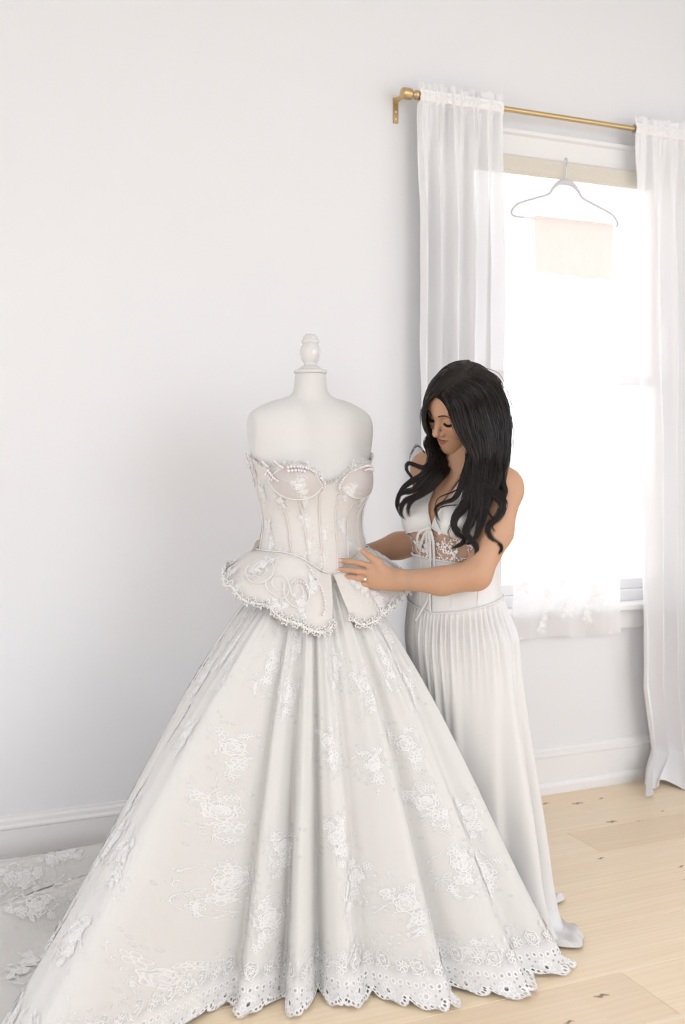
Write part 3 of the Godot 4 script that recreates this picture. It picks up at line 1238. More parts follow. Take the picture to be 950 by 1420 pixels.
func build_gown() -> void:
	var x0 := (434.0 - 475.0) * GOWN_Z / F
	var at := lens_to_room(x0, GOWN_Z)
	var o := thing("wedding_gown", "ivory lace ball gown with a pearl trimmed corset bodice on the dress form", "wedding dress", at, YAW)
	var gb := gown_basis()
	var neck := func(d: float) -> float: return soft(NECK, d)
	# bodice
	var mb := MB.new()
	var s := bodice_sheet(-180, 180, 145, 34, 0.005, neck, func(_d: float) -> float: return 0.94, 0.3)
	mb.grid(s[0], 145, 34, s[1], true)
	var bod := part("bodice", mb, M.bodice, o)
	# lace laid over the bodice
	mb = MB.new()
	s = bodice_sheet(-180, 180, 145, 34, 0.0085, func(d: float) -> float: return soft(NECK, d) + 0.008 + 0.004 * sin(d * 0.9), func(_d: float) -> float: return 0.94, 0.24)
	mb.grid(s[0], 145, 34, s[1], true)
	part("lace_overlay", mb, M.lace, bod)
	# cups
	for w in [-1.0, 1.0]:
		mb = MB.new()
		var p := PackedVector3Array()
		var t := PackedVector2Array()
		for j in 17:
			for i in 29:
				var u := float(i) / 28.0
				var deg: float = w * lerpf(9.0, 66.0, u)
				var top: float = soft(NECK, deg) - 0.008 - 0.028 * pow(maxf(0.0, u - 0.6) / 0.4, 2.0) - 0.02 * pow(maxf(0.0, 0.2 - u) / 0.2, 2.0)
				var low := 1.232 + 0.05 * pow(absf(u - 0.48) / 0.52, 2.4)
				var y := lerpf(top, minf(low, top), float(j) / 16.0)
				p.append(gb * form_point(deg, y, 0.011))
				t.append(Vector2(deg_to_rad(deg) * 0.14, -y) / 0.26)
		mb.grid(p, 29, 17, t, false, w < 0)
		var cup := part("cup", mb, M.cup, bod, "greyish taupe lined cup")
		mb = MB.new()
		var q := PackedVector3Array()
		for e in p:
			q.append(e + e.normalized() * Vector3(1, 0, 1) * 0.003)
		mb.grid(q, 29, 17, t, false, w < 0)
		part("cup_lace", mb, M.lace, cup)
		# corded edge round the cup
		mb = MB.new()
		var edge := []
		for i in 29:
			edge.append(p[i])
		for j in range(1, 17):
			edge.append(p[j * 29 + 28])
		for i in range(27, -1, -1):
			edge.append(p[16 * 29 + i])
		for j in range(15, 0, -1):
			edge.append(p[j * 29])
		edge.append(p[0])
		var rr := PackedFloat32Array()
		rr.resize(150)
		rr.fill(0.0015)
		mb.tube(spline(edge, 150), rr, 6)
		part("cup_cord", mb, M.cord, cup)
	# boning channels
	for q in [[-58, -40], [-38, -22], [-14, -9], [12, 9], [34, 22], [56, 40], [-95, -90], [95, 90], [-130, -125], [130, 125], [180, 180]]:
		mb = MB.new()
		var c := []
		for j in 9:
			var f := j / 8.0
			c.append(gb * form_point(lerpf(q[0], q[1], f), lerpf(1.245 if absf(q[0]) < 70 else 1.32, 1.0, f), 0.0062))
		var rr := PackedFloat32Array()
		rr.resize(24)
		rr.fill(0.0034)
		mb.tube(spline(c, 24), rr, 6)
		part("boning", mb, M.boning, bod)
	# soft fringe along the neckline
	mb = MB.new()
	for k in 520:
		var deg := rng.randf_range(-175, 175)
		var y: float = soft(NECK, deg)
		var a := gb * form_point(deg, y - 0.004, 0.008)
		var b := gb * form_point(deg + rng.randf_range(-4, 4), y + rng.randf_range(0.004, 0.012), 0.006 + rng.randf() * 0.008)
		mb.tube(PackedVector3Array([a, (a + b) / 2 + Vector3(0, 0.002, 0), b]), arr([0.0008, 0.0007, 0.0003]), 3, false)
	stuff(part("neckline_fringe", mb, M.cord, bod))
	# little loops of lace standing at the sides
	for w in [-1.0, 1.0]:
		for k in 5:
			mb = MB.new()
			var c := []
			for i in 13:
				var an := TAU * i / 12.0
				c.append(gb * form_point(w * (93 + k * 2.0) + sin(an) * 3.0, 1.352 - k * 0.019 + cos(an) * 0.012, 0.013 + 0.003 * (k % 2)))
			mb.tube(spline(c, 26), arr([0.002, 0.002, 0.002, 0.002, 0.002, 0.002, 0.002, 0.002, 0.002, 0.002, 0.002, 0.002, 0.002, 0.002, 0.002, 0.002, 0.002, 0.002, 0.002, 0.002, 0.002, 0.002, 0.002, 0.002, 0.002, 0.002]), 5)
			part("lace_loop", mb, M.cord, bod)
	# pearls: double rows over the cups, falling rows towards the middle, scattered rows at the side
	pearls(bod, [[-44, 1.322], [-36, 1.324], [-26, 1.318], [-17, 1.304]], 0.0048, 0.003, 0.017)
	pearls(bod, [[-43, 1.312], [-35, 1.314], [-27, 1.309]], 0.0052, 0.0036, 0.017)
	pearls(bod, [[-13, 1.292], [-8.5, 1.277], [-8, 1.262], [-11, 1.25]], 0.0042, 0.0026, 0.016)
	pearls(bod, [[50, 1.322], [40, 1.325], [28, 1.318], [19, 1.305]], 0.0048, 0.003, 0.017)
	pearls(bod, [[50, 1.313], [41, 1.316], [32, 1.312]], 0.005, 0.0034, 0.017)
	pearls(bod, [[14, 1.292], [10, 1.277], [9.5, 1.262], [13, 1.25]], 0.0042, 0.0026, 0.016)
	pearls(bod, [[-66, 1.312], [-62, 1.302], [-57, 1.290], [-51, 1.281]], 0.0056, 0.003, 0.016)
	pearls(bod, [[-68, 1.302], [-63, 1.292], [-58, 1.283]], 0.0056, 0.004, 0.016)
	pearls(bod, [[-60, 1.338], [-54, 1.328], [-48, 1.318]], 0.0026, 0.0044, 0.016)
	pearls(bod, [[-74, 1.338], [-70, 1.328], [-66, 1.322]], 0.003, 0.004, 0.015)
	for w in [-1.0, 1.0]:
		pearls(bod, [[w * 96, 1.338], [w * 98, 1.325], [w * 99, 1.312], [w * 99, 1.30]], 0.0045, 0.004, 0.016)
	# peplum: two flared lobes that part at the front
	for w in [-1.0, 1.0]:
		var nu := 91
		var nv := 24
		var p := PackedVector3Array()
		var t := PackedVector2Array()
		for j in nv:
			var v := float(j) / (nv - 1)
			for i in nu:
				var u := float(i) / (nu - 1)
				var deg: float = w * lerpf((0.8 if w < 0 else 2.5) + 6.0 * v, 178.0, u)
				var y_top := 1.082 - 0.062 * exp(-pow(u * 178.0 / 30.0, 2.0))
				var drop := table([[0, 0.135], [0.1, 0.155], [0.2, 0.155], [0.3, 0.125], [0.42, 0.085], [0.55, 0.055], [0.7, 0.05], [1, 0.08]], u) if w < 0 else table([[0, 0.12], [0.1, 0.14], [0.22, 0.13], [0.36, 0.095], [0.6, 0.085], [1, 0.10]], u)
				var flare := table([[0, 0.06], [0.2, 0.08], [0.36, 0.10], [0.5, 0.105], [0.64, 0.095], [1, 0.08]], u) if w < 0 else table([[0, 0.065], [0.15, 0.10], [0.3, 0.13], [0.5, 0.125], [0.7, 0.1], [1, 0.08]], u)
				var sc := absf(sin(u * 24.0)) * 0.012 * v + sin(u * 60.0) * 0.003 * v
				var y: float = y_top - (drop + sc) * v
				var base := form_point(deg, maxf(y_top, 1.05), 0.010)
				var dir := Vector3(base.x, 0, base.z).normalized()
				var rr := Vector2(base.x, base.z).length() + flare * pow(v, 0.8) + 0.010 * sin(u * 19.0 + 0.7) * v
				p.append(gb * (dir * rr + Vector3(0, y, 0)))
				t.append(Vector2(u * 0.5, v * drop) / 0.26)
		mb = MB.new()
		mb.grid(p, nu, nv, t, false, w < 0)
		var pep := part("peplum", mb, M.bodice, o)
		mb = MB.new()
		var q := PackedVector3Array()
		for e in p:
			q.append(e + Vector3(e.x, 0.12, e.z).normalized() * 0.005)
		mb.grid(q, nu, nv, t, false, w < 0)
		part("peplum_lace", mb, M.lace, pep)
		# scalloped corded edge with small lace rosettes
		mb = MB.new()
		var edge := []
		for i in nu:
			edge.append(q[(nv - 1) * nu + i])
		var er := PackedFloat32Array()
		er.resize(240)
		er.fill(0.003)
		mb.tube(spline(edge, 240), er, 6)
		part("edge_cord", mb, M.cord, pep)
		mb = MB.new()
		for k in 46:
			var i := int((k + 0.5) / 46.0 * (nu - 1))
			var c: Vector3 = q[(nv - 1) * nu + i] + Vector3(0, 0.004 - 0.006 * (k % 2), 0)
			var nrm := Vector3(c.x, 0.05, c.z).normalized()
			var side := Vector3.UP.cross(nrm).normalized()
			var upv := nrm.cross(side)
			var loop := PackedVector3Array()
			var lr := PackedFloat32Array()
			for pe in 31:
				var an := TAU * pe / 30.0
				var rd := 0.0095 + 0.0035 * cos(an * 5.0)
				loop.append(c + (side * cos(an) + upv * sin(an)) * rd + nrm * 0.002 * sin(an * 5.0))
				lr.append(0.0019)
			mb.tube(loop, lr, 5, false)
			mb.ball(c, 0.0032, 4)
		stuff(part("lace_rosettes", mb, M.cord, pep))
		mb = MB.new()
		var tp := []
		for i in nu:
			tp.append(q[i] + Vector3(0, 0.001, 0))
		er.fill(0.0016)
		mb.tube(spline(tp, 240), er, 6)
		part("waist_cord", mb, M.cord, pep)
		if w < 0:
			var pick := func(u: float, v: float) -> Vector3:
				var fu := u * (nu - 1)
				var fv := v * (nv - 1)
				var i := mini(int(fu), nu - 2)
				var j := mini(int(fv), nv - 2)
				var top := q[j * nu + i].lerp(q[j * nu + i + 1], fu - i)
				var low := q[(j + 1) * nu + i].lerp(q[(j + 1) * nu + i + 1], fu - i)
				var e := top.lerp(low, fv - j)
				return e + Vector3(e.x, 0.05, e.z).normalized() * 0.003
			pearl_string(pep, [pick.call(0.14, 0.05), pick.call(0.085, 0.2), pick.call(0.05, 0.4), pick.call(0.04, 0.6), pick.call(0.05, 0.75)], 0.003, 0.004, 2.6)
			pearl_string(pep, [pick.call(0.19, 0.42), pick.call(0.165, 0.36), pick.call(0.14, 0.36), pick.call(0.13, 0.42)], 0.003, 0.004, 2.6)
			# appliqué scrolls
			for sp in [[0.17, 0.5, 0.05], [0.34, 0.4, 0.05], [0.25, 0.55, 0.04]]:
				mb = MB.new()
				var c := []
				for i in 26:
					var an := i * 0.42
					var rad: float = sp[2] * (1.0 - i / 34.0)
					c.append(pick.call(clampf(sp[0] + cos(an) * rad * 1.3, 0.01, 0.6), clampf(sp[1] + sin(an) * rad * 6.0, 0.03, 0.97)))
				er.resize(100)
				er.fill(0.0015)
				mb.tube(spline(c, 100), er, 5)
				part("scroll_cord", mb, M.cord, pep)
				er.resize(240)
	# nude lining showing behind the peplum at the left hip
	mb = MB.new()
	var np := PackedVector3Array()
	for j in 8:
		for i in 24:
			var deg := lerpf(-150, -96, i / 23.0)
			var base := form_point(deg, 1.10, 0.016)
			var dir := Vector3(base.x, 0, base.z).normalized()
			np.append(gb * (dir * (Vector2(base.x, base.z).length() + 0.062 * pow(j / 7.0, 0.8)) + Vector3(0, 1.108 - 0.17 * j / 7.0, 0)))
	mb.grid(np, 24, 8)
	part("peplum_lining", mb, M.nude, o, "nude coloured lining showing behind the left hip")
	# skirt: satin lining, lace overlay, scalloped hem lace
	var nu := 721
	var p := PackedVector3Array()
	var t := PackedVector2Array()
	var round_len := PackedFloat32Array([0.0])           # length round the skirt, so that the lace keeps its scale
	for i in range(1, nu):
		var da := 360.0 / (nu - 1)
		var ra := lerpf(0.14, soft(HEM, -180.0 + da * i), 0.75)
		round_len.append(round_len[i - 1] + ra * deg_to_rad(da))
	for lay in 2:
		p = PackedVector3Array()
		t = PackedVector2Array()
		var nv := 44
		var t1 := 0.982
		for j in nv:
			for i in nu:
				var deg := -180.0 + 360.0 * i / (nu - 1)
				var f := float(j) / (nv - 1) * t1
				p.append(room_safe(skirt_point(deg, f, 0.0 if lay == 0 else 0.0035), at))
				t.append(Vector2(round_len[i], f * sqrt(1.0 + pow(soft(HEM, deg) - 0.14, 2.0))) / 0.56)
		mb = MB.new()
		mb.grid(p, nu, nv, t, true)
		if lay == 0:
			part("skirt_lining", mb, M.lining, o)
		else:
			part("lace_overskirt", mb, M.lace, o)
	p = PackedVector3Array()
	t = PackedVector2Array()
	var run := 0.0
	var last := Vector3.ZERO
	for i in nu:
		var deg := -180.0 + 360.0 * i / (nu - 1)
		var here := skirt_point(deg, 0.97, 0.012)
		if i:
			run += here.distance_to(last)
		last = here
		for j in 10:
			p.append(Vector3.ZERO)
			t.append(Vector2.ZERO)
		var dir := Vector3(here.x, 0, here.z).normalized()
		for j in 10:
			var v := j / 9.0
			var f := 0.875 + 0.125 * minf(v * 1.14, 1.0)
			var q := skirt_point(deg, f, 0.0050)
			q.y = maxf(q.y, 0.006)
			q += dir * maxf(0.0, v - 0.80) * 0.20
			q.y += 0.004 * sin(deg * 1.7) * v + 0.002
			p[j * nu + i if false else i * 10 + j] = room_safe(q, at)
			t[i * 10 + j] = Vector2(run / 0.40, v)
	var p2 := PackedVector3Array()
	var t2 := PackedVector2Array()
	for j in 10:
		for i in nu:
			p2.append(p[i * 10 + j])
			t2.append(t[i * 10 + j])
	mb = MB.new()
	mb.grid(p2, nu, 10, t2, true)
	part("hem_lace", mb, M.hem, o)
	# train: a fan of ridges drawn round behind the skirt and along the wall
	for lay in 2:
		p = PackedVector3Array()
		t = PackedVector2Array()
		var na := 150
		var nr := 60
		var o2 := Vector3(1.20, 0, 0.16)
		var back := Basis(Vector3.UP, deg_to_rad(-YAW))
		for j in nr:
			var r := lerpf(0.05, 2.3, float(j) / (nr - 1))
			for i in na:
				var al := deg_to_rad(lerpf(-5.0, 45.0, float(i) / (na - 1)))
				var q := o2 + Vector3(-cos(al) * r, 0, sin(al) * r)
				var ph := al * 17.0 + 0.8 * sin(al * 5.0) + 0.35 * sin(r * 3.0)
				var ridge := pow(0.5 + 0.5 * sin(ph), 1.4) + 0.25 * (0.5 + 0.5 * sin(ph * 2.3 + r * 2.0))
				var hgt := 0.022 + ridge * lerpf(0.04, 0.075, smoothstep(0.2, 1.0, r)) + 0.14 * exp(-r * 2.2)
				hgt *= 1.0 - 0.5 * smoothstep(1.7, 2.3, r)
				if q.z < 0.05:
					hgt += (0.05 - q.z) * 0.7
					q.z = 0.05
				q.y = hgt + lay * 0.006
				p.append(back * (q - at))
				t.append(Vector2(al * 1.2, r) / 0.62)
		mb = MB.new()
		mb.grid(p, na, nr, t, false, true)
		part("train_lining" if lay == 0 else "train_lace", mb, M.lining if lay == 0 else M.lace, o)


func room_safe(q: Vector3, at: Vector3) -> Vector3:      # keeps cloth off the back wall
	var b := Basis(Vector3.UP, deg_to_rad(YAW))
	var w := b * q + at
	if w.z < 0.06:
		w.z = 0.06
		return b.inverse() * (w - at)
	return q


# ---------------------------------------------------------------- the bride
const SKIN := Color(0.565, 0.33, 0.215)       # linear
const LIP := Color(0.40, 0.135, 0.10)
var bx0 := (640.0 - 475.0) * BRIDE_Z / F


func W(px: float, py: float, zl: float) -> Vector3:
	return seen(px, py, zl, BRIDE_Z, bx0)


func path(list: Array) -> Array:                         # [px, py, zl] triples
	var out := []
	for q in list:
		out.append(W(q[0], q[1], q[2]))
	return out


func head_frame() -> Transform3D:
	var L := Vector3(0.62, -0.25, 0.74).normalized()
	var U := Vector3(-0.28, 0.87, 0.41)
	U = (U - L * U.dot(L)).normalized()
	var Fw := L.cross(U)
	return Transform3D(Basis(L, U, Fw), W(637, 563, 0.015))


var torso := []
var face_dir := Vector3(-0.66, 0, 0.75).normalized()
var side_dir := Vector3(0.75, 0, 0.66).normalized()


func make_torso() -> void:
	var f := face_dir
	torso = [
		bone(W(632, 880, -0.01), W(632, 855, -0.01), 0.152, 0.142, 0.05, f, 1.45),
		bone(W(631, 835, -0.005), W(631, 800, 0.0), 0.127, 0.114, 0.06, f, 1.32),
		bone(W(632, 790, 0.0), W(633, 740, -0.005), 0.116, 0.130, 0.05, f, 1.32),
		bone(W(633, 735, -0.005), W(642, 688, -0.02), 0.130, 0.120, 0.05, f, 1.40),
		bone(W(642, 680, -0.02), W(697, 676, 0.085), 0.060, 0.050, 0.04),
		bone(W(640, 680, -0.02), W(593, 648, -0.13), 0.060, 0.048, 0.04),
		bone(W(648, 640, -0.03), W(698, 672, 0.08), 0.035, 0.036, 0.06),
		bone(W(630, 722, 0.085), W(630, 726, 0.09), 0.054, 0.056, 0.035),
		bone(W(584, 716, 0.0), W(584, 720, 0.003), 0.050, 0.052, 0.035),
	]


func build_bride() -> void:
	var at := lens_to_room(bx0, BRIDE_Z)
	var o := thing("person", "woman with long wavy dark hair in a white satin slip dress touching the gown", "person", at, YAW)
	make_torso()
	var hf := head_frame()
	var hb := hf.basis
	# --- body
	var b := torso.duplicate()
	b.append(bone(W(645, 662, -0.025), hf * Vector3(0, -0.055, -0.025), 0.052, 0.047, 0.04))
	# near arm
	b.append(bone(W(701, 684, 0.10), W(690, 738, 0.135), 0.044, 0.042, 0.03))
	b.append(bone(W(690, 738, 0.135), W(660, 797, 0.17), 0.042, 0.040, 0.02))
	b.append(bone(W(660, 797, 0.17), W(612, 806, 0.155), 0.043, 0.038, 0.02))
	b.append(bone(W(612, 806, 0.155), W(556, 804, 0.1216), 0.038, 0.0280, 0.02))
	# far arm, reaching behind the gown
	b.append(bone(W(593, 650, -0.13), W(590, 750, -0.165), 0.044, 0.041, 0.03))
	b.append(bone(W(590, 750, -0.165), W(552, 757, -0.18), 0.043, 0.040, 0.02))
	b.append(bone(W(552, 757, -0.18), W(505, 769, -0.188), 0.040, 0.0275, 0.02))
	# legs under the skirt
	for s in [-1.0, 1.0]:
		var hip: Vector3 = W(634, 880, -0.01) + side_dir * 0.075 * s
		var knee: Vector3 = Vector3(hip.x, 0.47, hip.z) + face_dir * 0.02 + Vector3(0.03, 0, 0)
		var ank: Vector3 = Vector3(hip.x + 0.05, 0.08, hip.z) - face_dir * 0.01
		b.append(bone(hip, knee, 0.080, 0.055, 0.03))
		b.append(bone(knee, ank, 0.055, 0.034, 0.02))
		b.append(bone(Vector3(ank.x, 0.035, ank.z) - face_dir * 0.03, Vector3(ank.x, 0.03, ank.z) + face_dir * 0.14, 0.034, 0.026, 0.02))
	var flat := func(_p: Vector3) -> Color: return SKIN
	var mb := MB.new()
	nets(mb, b, 0.010, Transform3D(), flat)
	# --- head, in its own finer grid
	var V := func(x: float, y: float, z: float) -> Vector3: return Vector3(x, y, z)
	var X := Vector3(1, 0, 0)
	var h := [
		bone(V.call(0, 0.022, -0.03), V.call(0, 0.026, 0.012), 0.084, 0.080, 0.02, X, 1.10),
		bone(V.call(0, -0.02, 0.03), V.call(0, -0.075, 0.05), 0.056, 0.034, 0.03, X, 1.0),
		bone(V.call(-0.048, -0.035, 0.012), V.call(-0.014, -0.1, 0.066), 0.022, 0.014, 0.03),
		bone(V.call(0.048, -0.035, 0.012), V.call(0.014, -0.1, 0.066), 0.022, 0.014, 0.03),
		bone(V.call(0, -0.103, 0.073), V.call(0, -0.1, 0.072), 0.0155, 0.0155, 0.02),
		bone(V.call(-0.036, -0.032, 0.057), V.call(-0.036, -0.03, 0.055), 0.028, 0.026, 0.03),
		bone(V.call(0.036, -0.032, 0.057), V.call(0.036, -0.03, 0.055), 0.028, 0.026, 0.03),
		bone(V.call(-0.008, -0.07, 0.066), V.call(0.008, -0.07, 0.066), 0.0205, 0.0205, 0.02),
		bone(V.call(-0.040, 0.018, 0.066), V.call(0.040, 0.018, 0.066), 0.014, 0.014, 0.025),
		bone(V.call(0, 0.016, 0.080), V.call(0, 0.016, 0.080), 0.012, 0.012, 0.02),
		# eye hollows, then the lids
		bone(V.call(-0.029, -0.002, 0.094), V.call(-0.034, -0.002, 0.092), 0.014, 0.014, 0.014, X, 1.0, 1),
		bone(V.call(0.029, -0.002, 0.094), V.call(0.034, -0.002, 0.092), 0.014, 0.014, 0.014, X, 1.0, 1),
		bone(V.call(-0.031, -0.004, 0.070), V.call(-0.031, -0.004, 0.070), 0.0130, 0.0130, 0.006),
		bone(V.call(0.031, -0.004, 0.070), V.call(0.031, -0.004, 0.070), 0.0130, 0.0130, 0.006),
		# nose
		bone(V.call(0, 0.006, 0.083), V.call(0, -0.036, 0.106), 0.0068, 0.0088, 0.012),
		bone(V.call(0, -0.040, 0.106), V.call(0, -0.041, 0.104), 0.0095, 0.0095, 0.008),
		bone(V.call(-0.0115, -0.044, 0.094), V.call(-0.0115, -0.044, 0.092), 0.0068, 0.0068, 0.008),
		bone(V.call(0.0115, -0.044, 0.094), V.call(0.0115, -0.044, 0.092), 0.0068, 0.0068, 0.008),
		# lips and the line between them
		bone(V.call(-0.0235, -0.0645, 0.0745), V.call(-0.004, -0.0655, 0.0875), 0.0030, 0.0046, 0.006),
		bone(V.call(0.0235, -0.0645, 0.0745), V.call(0.004, -0.0655, 0.0875), 0.0030, 0.0046, 0.006),
		bone(V.call(-0.0195, -0.0685, 0.0760), V.call(0, -0.0760, 0.0860), 0.0030, 0.0058, 0.006),
		bone(V.call(0.0195, -0.0685, 0.0760), V.call(0, -0.0760, 0.0860), 0.0030, 0.0058, 0.006),
		bone(V.call(-0.0255, -0.0640, 0.0790), V.call(0, -0.0703, 0.0945), 0.0015, 0.0015, 0.003, X, 1.0, 1),
		bone(V.call(0.0255, -0.0640, 0.0790), V.call(0, -0.0703, 0.0945), 0.0015, 0.0015, 0.003, X, 1.0, 1),
		# ears
		bone(V.call(-0.074, -0.012, -0.012), V.call(-0.070, -0.042, -0.006), 0.016, 0.010, 0.006, X, 2.2),
		bone(V.call(0.074, -0.012, -0.012), V.call(0.070, -0.042, -0.006), 0.016, 0.010, 0.006, X, 2.2),
	]
	var tint := func(p: Vector3) -> Color:
		var lip := 0.0
		var seam := 0.0
		if p.z > 0.07:
			var e := absf(p.x) / 0.0255
			if e < 1.0:
				var hi := -0.0628 - 0.0005 * e * e + 0.0009 * cos(p.x * 500.0)
				var lo := -0.0815 + 0.0165 * e * e
				lip = smoothstep(0.0, 0.002, hi - p.y) * smoothstep(0.0, 0.002, p.y - lo)
				seam = exp(-pow((p.y + 0.0700 - 0.0060 * e * e) / 0.0013, 2.0)) * smoothstep(1.0, 0.85, e)
		var c := SKIN.lerp(LIP, lip * 0.85).lerp(Color(0.16, 0.045, 0.035), seam * 0.8)
		var blush := exp(-Vector2(absf(p.x) - 0.042, p.y + 0.035).length_squared() / 0.0004) * (1.0 if p.z > 0.03 else 0.0)
		return c.lerp(Color(0.55, 0.23, 0.15), blush * 0.3)
	nets(mb, h, 0.0020, hf, tint)
	# --- near hand: back to the lens, fingers spread to the left on the peplum
	var wr := W(545, 804, 0.115)
	var hand := [bone(W(576, 804.6, 0.1335), W(556, 804, 0.1216), 0.0308, 0.0286, 0.01), bone(W(556, 804, 0.1216), wr, 0.0286, 0.0255, 0.01)]
	var away := Vector3(0, 0, 1)
	var kn := [W(518, 786, 0.113), W(513, 794.5, 0.115), W(514, 803.5, 0.112), W(518, 811.5, 0.106)]
	for k in 4:
		hand.append(bone(wr + Vector3(0, (1.5 - k) * 0.008, 0), kn[k], 0.017, 0.0125, 0.016, away, 1.15))
	hand.append(bone(W(530, 795, 0.112), W(524, 806, 0.108), 0.018, 0.016, 0.012, away, 1.3))
	var tips := [[[518, 786, 0.113], [500, 781, 0.112], [485, 778.5, 0.104], [472, 777, 0.094]], [[513, 794.5, 0.115], [496, 792, 0.115], [481, 790.5, 0.106], [467.5, 789.5, 0.095]], [[514, 803.5, 0.112], [497, 801.5, 0.112], [483, 800, 0.104], [470.5, 799.5, 0.094]], [[518, 811.5, 0.106], [505, 810.5, 0.106], [494, 809.5, 0.101], [484, 809, 0.094]]]
	var rad := [[0.0092, 0.0082, 0.0076, 0.0062], [0.0094, 0.0084, 0.0078, 0.0063], [0.0090, 0.0082, 0.0075, 0.0061], [0.0082, 0.0073, 0.0067, 0.0056]]
	var finger_paths := []
	for k in 4:
		var c := path(tips[k])
		finger_paths.append(c)
		for j in 3:
			hand.append(bone(c[j], c[j + 1], rad[k][j], rad[k][j + 1], 0.004))
	var th := path([[535, 797, 0.113], [524, 780, 0.118], [512, 771, 0.116], [501, 763, 0.108]])
	hand.append(bone(th[0], th[1], 0.0155, 0.0125, 0.012))
	hand.append(bone(th[1], th[2], 0.0112, 0.0098, 0.006))
	hand.append(bone(th[2], th[3], 0.0096, 0.0072, 0.004))
	nets(mb, hand, 0.0028, Transform3D(), flat)
	# --- far hand, flat against the gown's back
	var fw := W(492, 772, -0.19)
	hand = [bone(W(520, 765, -0.1855), W(505, 769, -0.188), 0.0305, 0.028, 0.01), bone(W(505, 769, -0.188), fw, 0.028, 0.023, 0.01)]
	for k in 4:
		var y := (1.5 - k) * 0.019
		var kx := W(466, 776, -0.19) + Vector3(0, y, 0)
		hand.append(bone(fw + Vector3(0, y * 0.4, 0), kx, 0.016, 0.0115, 0.014))
		var mid := kx + Vector3(-0.042, -0.004 + y * 0.2, 0.0)
		hand.append(bone(kx, mid, 0.0088, 0.008, 0.005))
		hand.append(bone(mid, mid + Vector3(-0.036 if k < 3 else -0.026, -0.004, 0.006), 0.008, 0.006, 0.005))
	hand.append(bone(fw + Vector3(-0.01, 0.01, 0), W(478, 755, -0.185), 0.014, 0.010, 0.01))
	hand.append(bone(W(478, 755, -0.185), W(464, 746, -0.18), 0.010, 0.007, 0.005))
	nets(mb, hand, 0.0032, Transform3D(), flat)
	part("body", mb, M.skin, o)
	# nails
	for k in 5:
		var c: Array = finger_paths[k] if k < 4 else [th[0], th[1], th[2], th[3]]
		var d: Vector3 = (c[3] - c[2]).normalized()
		var upn: Vector3 = (away - d * d.dot(away)).normalized()
		var sd := d.cross(upn)
		var p := PackedVector3Array()
		for j in 6:
			for i in 7:
				var u := i / 6.0 * 2 - 1
				var v := j / 5.0
				var wd := 0.0052 * (1.0 - 0.35 * pow(v, 3.0)) * (0.9 if k < 4 else 1.1)
				p.append(c[3] + d * (lerpf(-0.006, 0.0085, v)) + sd * u * wd + upn * (0.0068 - 0.0022 * u * u - 0.0012 * v * v))
		mb = MB.new()
		mb.grid(p, 7, 6)
		part("fingernail", mb, M.nail, o, "glossy pale pink fingernail")
	# ring with one round stone, on the ring finger
	var fp: Array = finger_paths[2]
	var rc: Vector3 = fp[0].lerp(fp[1], 0.45)
	var rd: Vector3 = (fp[1] - fp[0]).normalized()
	var ru: Vector3 = (away - rd * rd.dot(away)).normalized()
	var rs := rd.cross(ru)
	mb = MB.new()
	var rp := PackedVector3Array()
	for i in 29:
		var an := TAU * i / 28.0
		rp.append(rc + (ru * cos(an) + rs * sin(an)) * 0.0098)
	var rr := PackedFloat32Array()
	rr.resize(29)
	rr.fill(0.0012)
	mb.tube(rp, rr, 8, false)
	var ring := part("ring", mb, M.gold, o, "thin gold ring on the ring finger")
	mb = MB.new()
	mb.ball(rc + ru * 0.0125, 0.0042, 6)
	part("stone", mb, M.stone, ring, "round clear stone on the ring")
	# brows and lashes, in the head's frame
	for s in [-1.0, 1.0]:
		mb = MB.new()
		var c := []
		for q in [[0.012, 0.0150], [0.022, 0.0185], [0.034, 0.0200], [0.044, 0.0175], [0.052, 0.0120]]:
			c.append(hf * on_face(h, s * q[0], q[1], 0.0003))
		mb.tube(spline(c, 16), arr([0.0012, 0.0017, 0.002, 0.0017, 0.0018, 0.0018, 0.0018, 0.0017, 0.0016, 0.0017, 0.0016, 0.0014, 0.0012, 0.001, 0.0008, 0.0005]), 6)
		part("eyebrow", mb, M.lash, o)
		mb = MB.new()
		c = []
		for q in [[0.0195, -0.0085, 0.0795], [0.025, -0.0115, 0.083], [0.031, -0.0125, 0.0835], [0.038, -0.0115, 0.081], [0.0445, -0.0080, 0.075]]:
			c.append(on_face(h, s * q[0], q[1], 0.0006))
		var line := spline(c, 14)
		var hp := PackedVector3Array()
		var hr := PackedFloat32Array()
		for i in 14:
			hp.append(hf * line[i])
			hr.append(0.0010)
		mb.tube(hp, hr, 5)
		for i in 14:
			for k in 4:
				var r0: Vector3 = line[i].lerp(line[mini(i + 1, 13)], k / 4.0)
				var out := Vector3(s * (0.1 + 0.5 * i / 13.0) + (k - 0.5) * 0.15, -0.55, 0.8).normalized()
				var tip := r0 + out * (0.007 + 0.004 * i / 13.0)
				mb.tube(PackedVector3Array([hf * r0, hf * (r0 + out * 0.005 + Vector3(0, -0.001, 0)), hf * (tip + Vector3(0, 0.0015, 0))]), arr([0.0008, 0.0007, 0.0002]), 3, false)
		part("eyelashes", mb, M.lash, o)
	build_hair(o, hf)
	build_slip(o)


func on_face(h: Array, x: float, y: float, off: float) -> Vector3:   # the skin straight ahead of a point of the face
	var z := 0.13
	for k in 60:
		var d := field(h, Vector3(x, y, z)) - off
		if d < 0.0003:
			break
		z -= d * 0.7
	return Vector3(x, y, z)


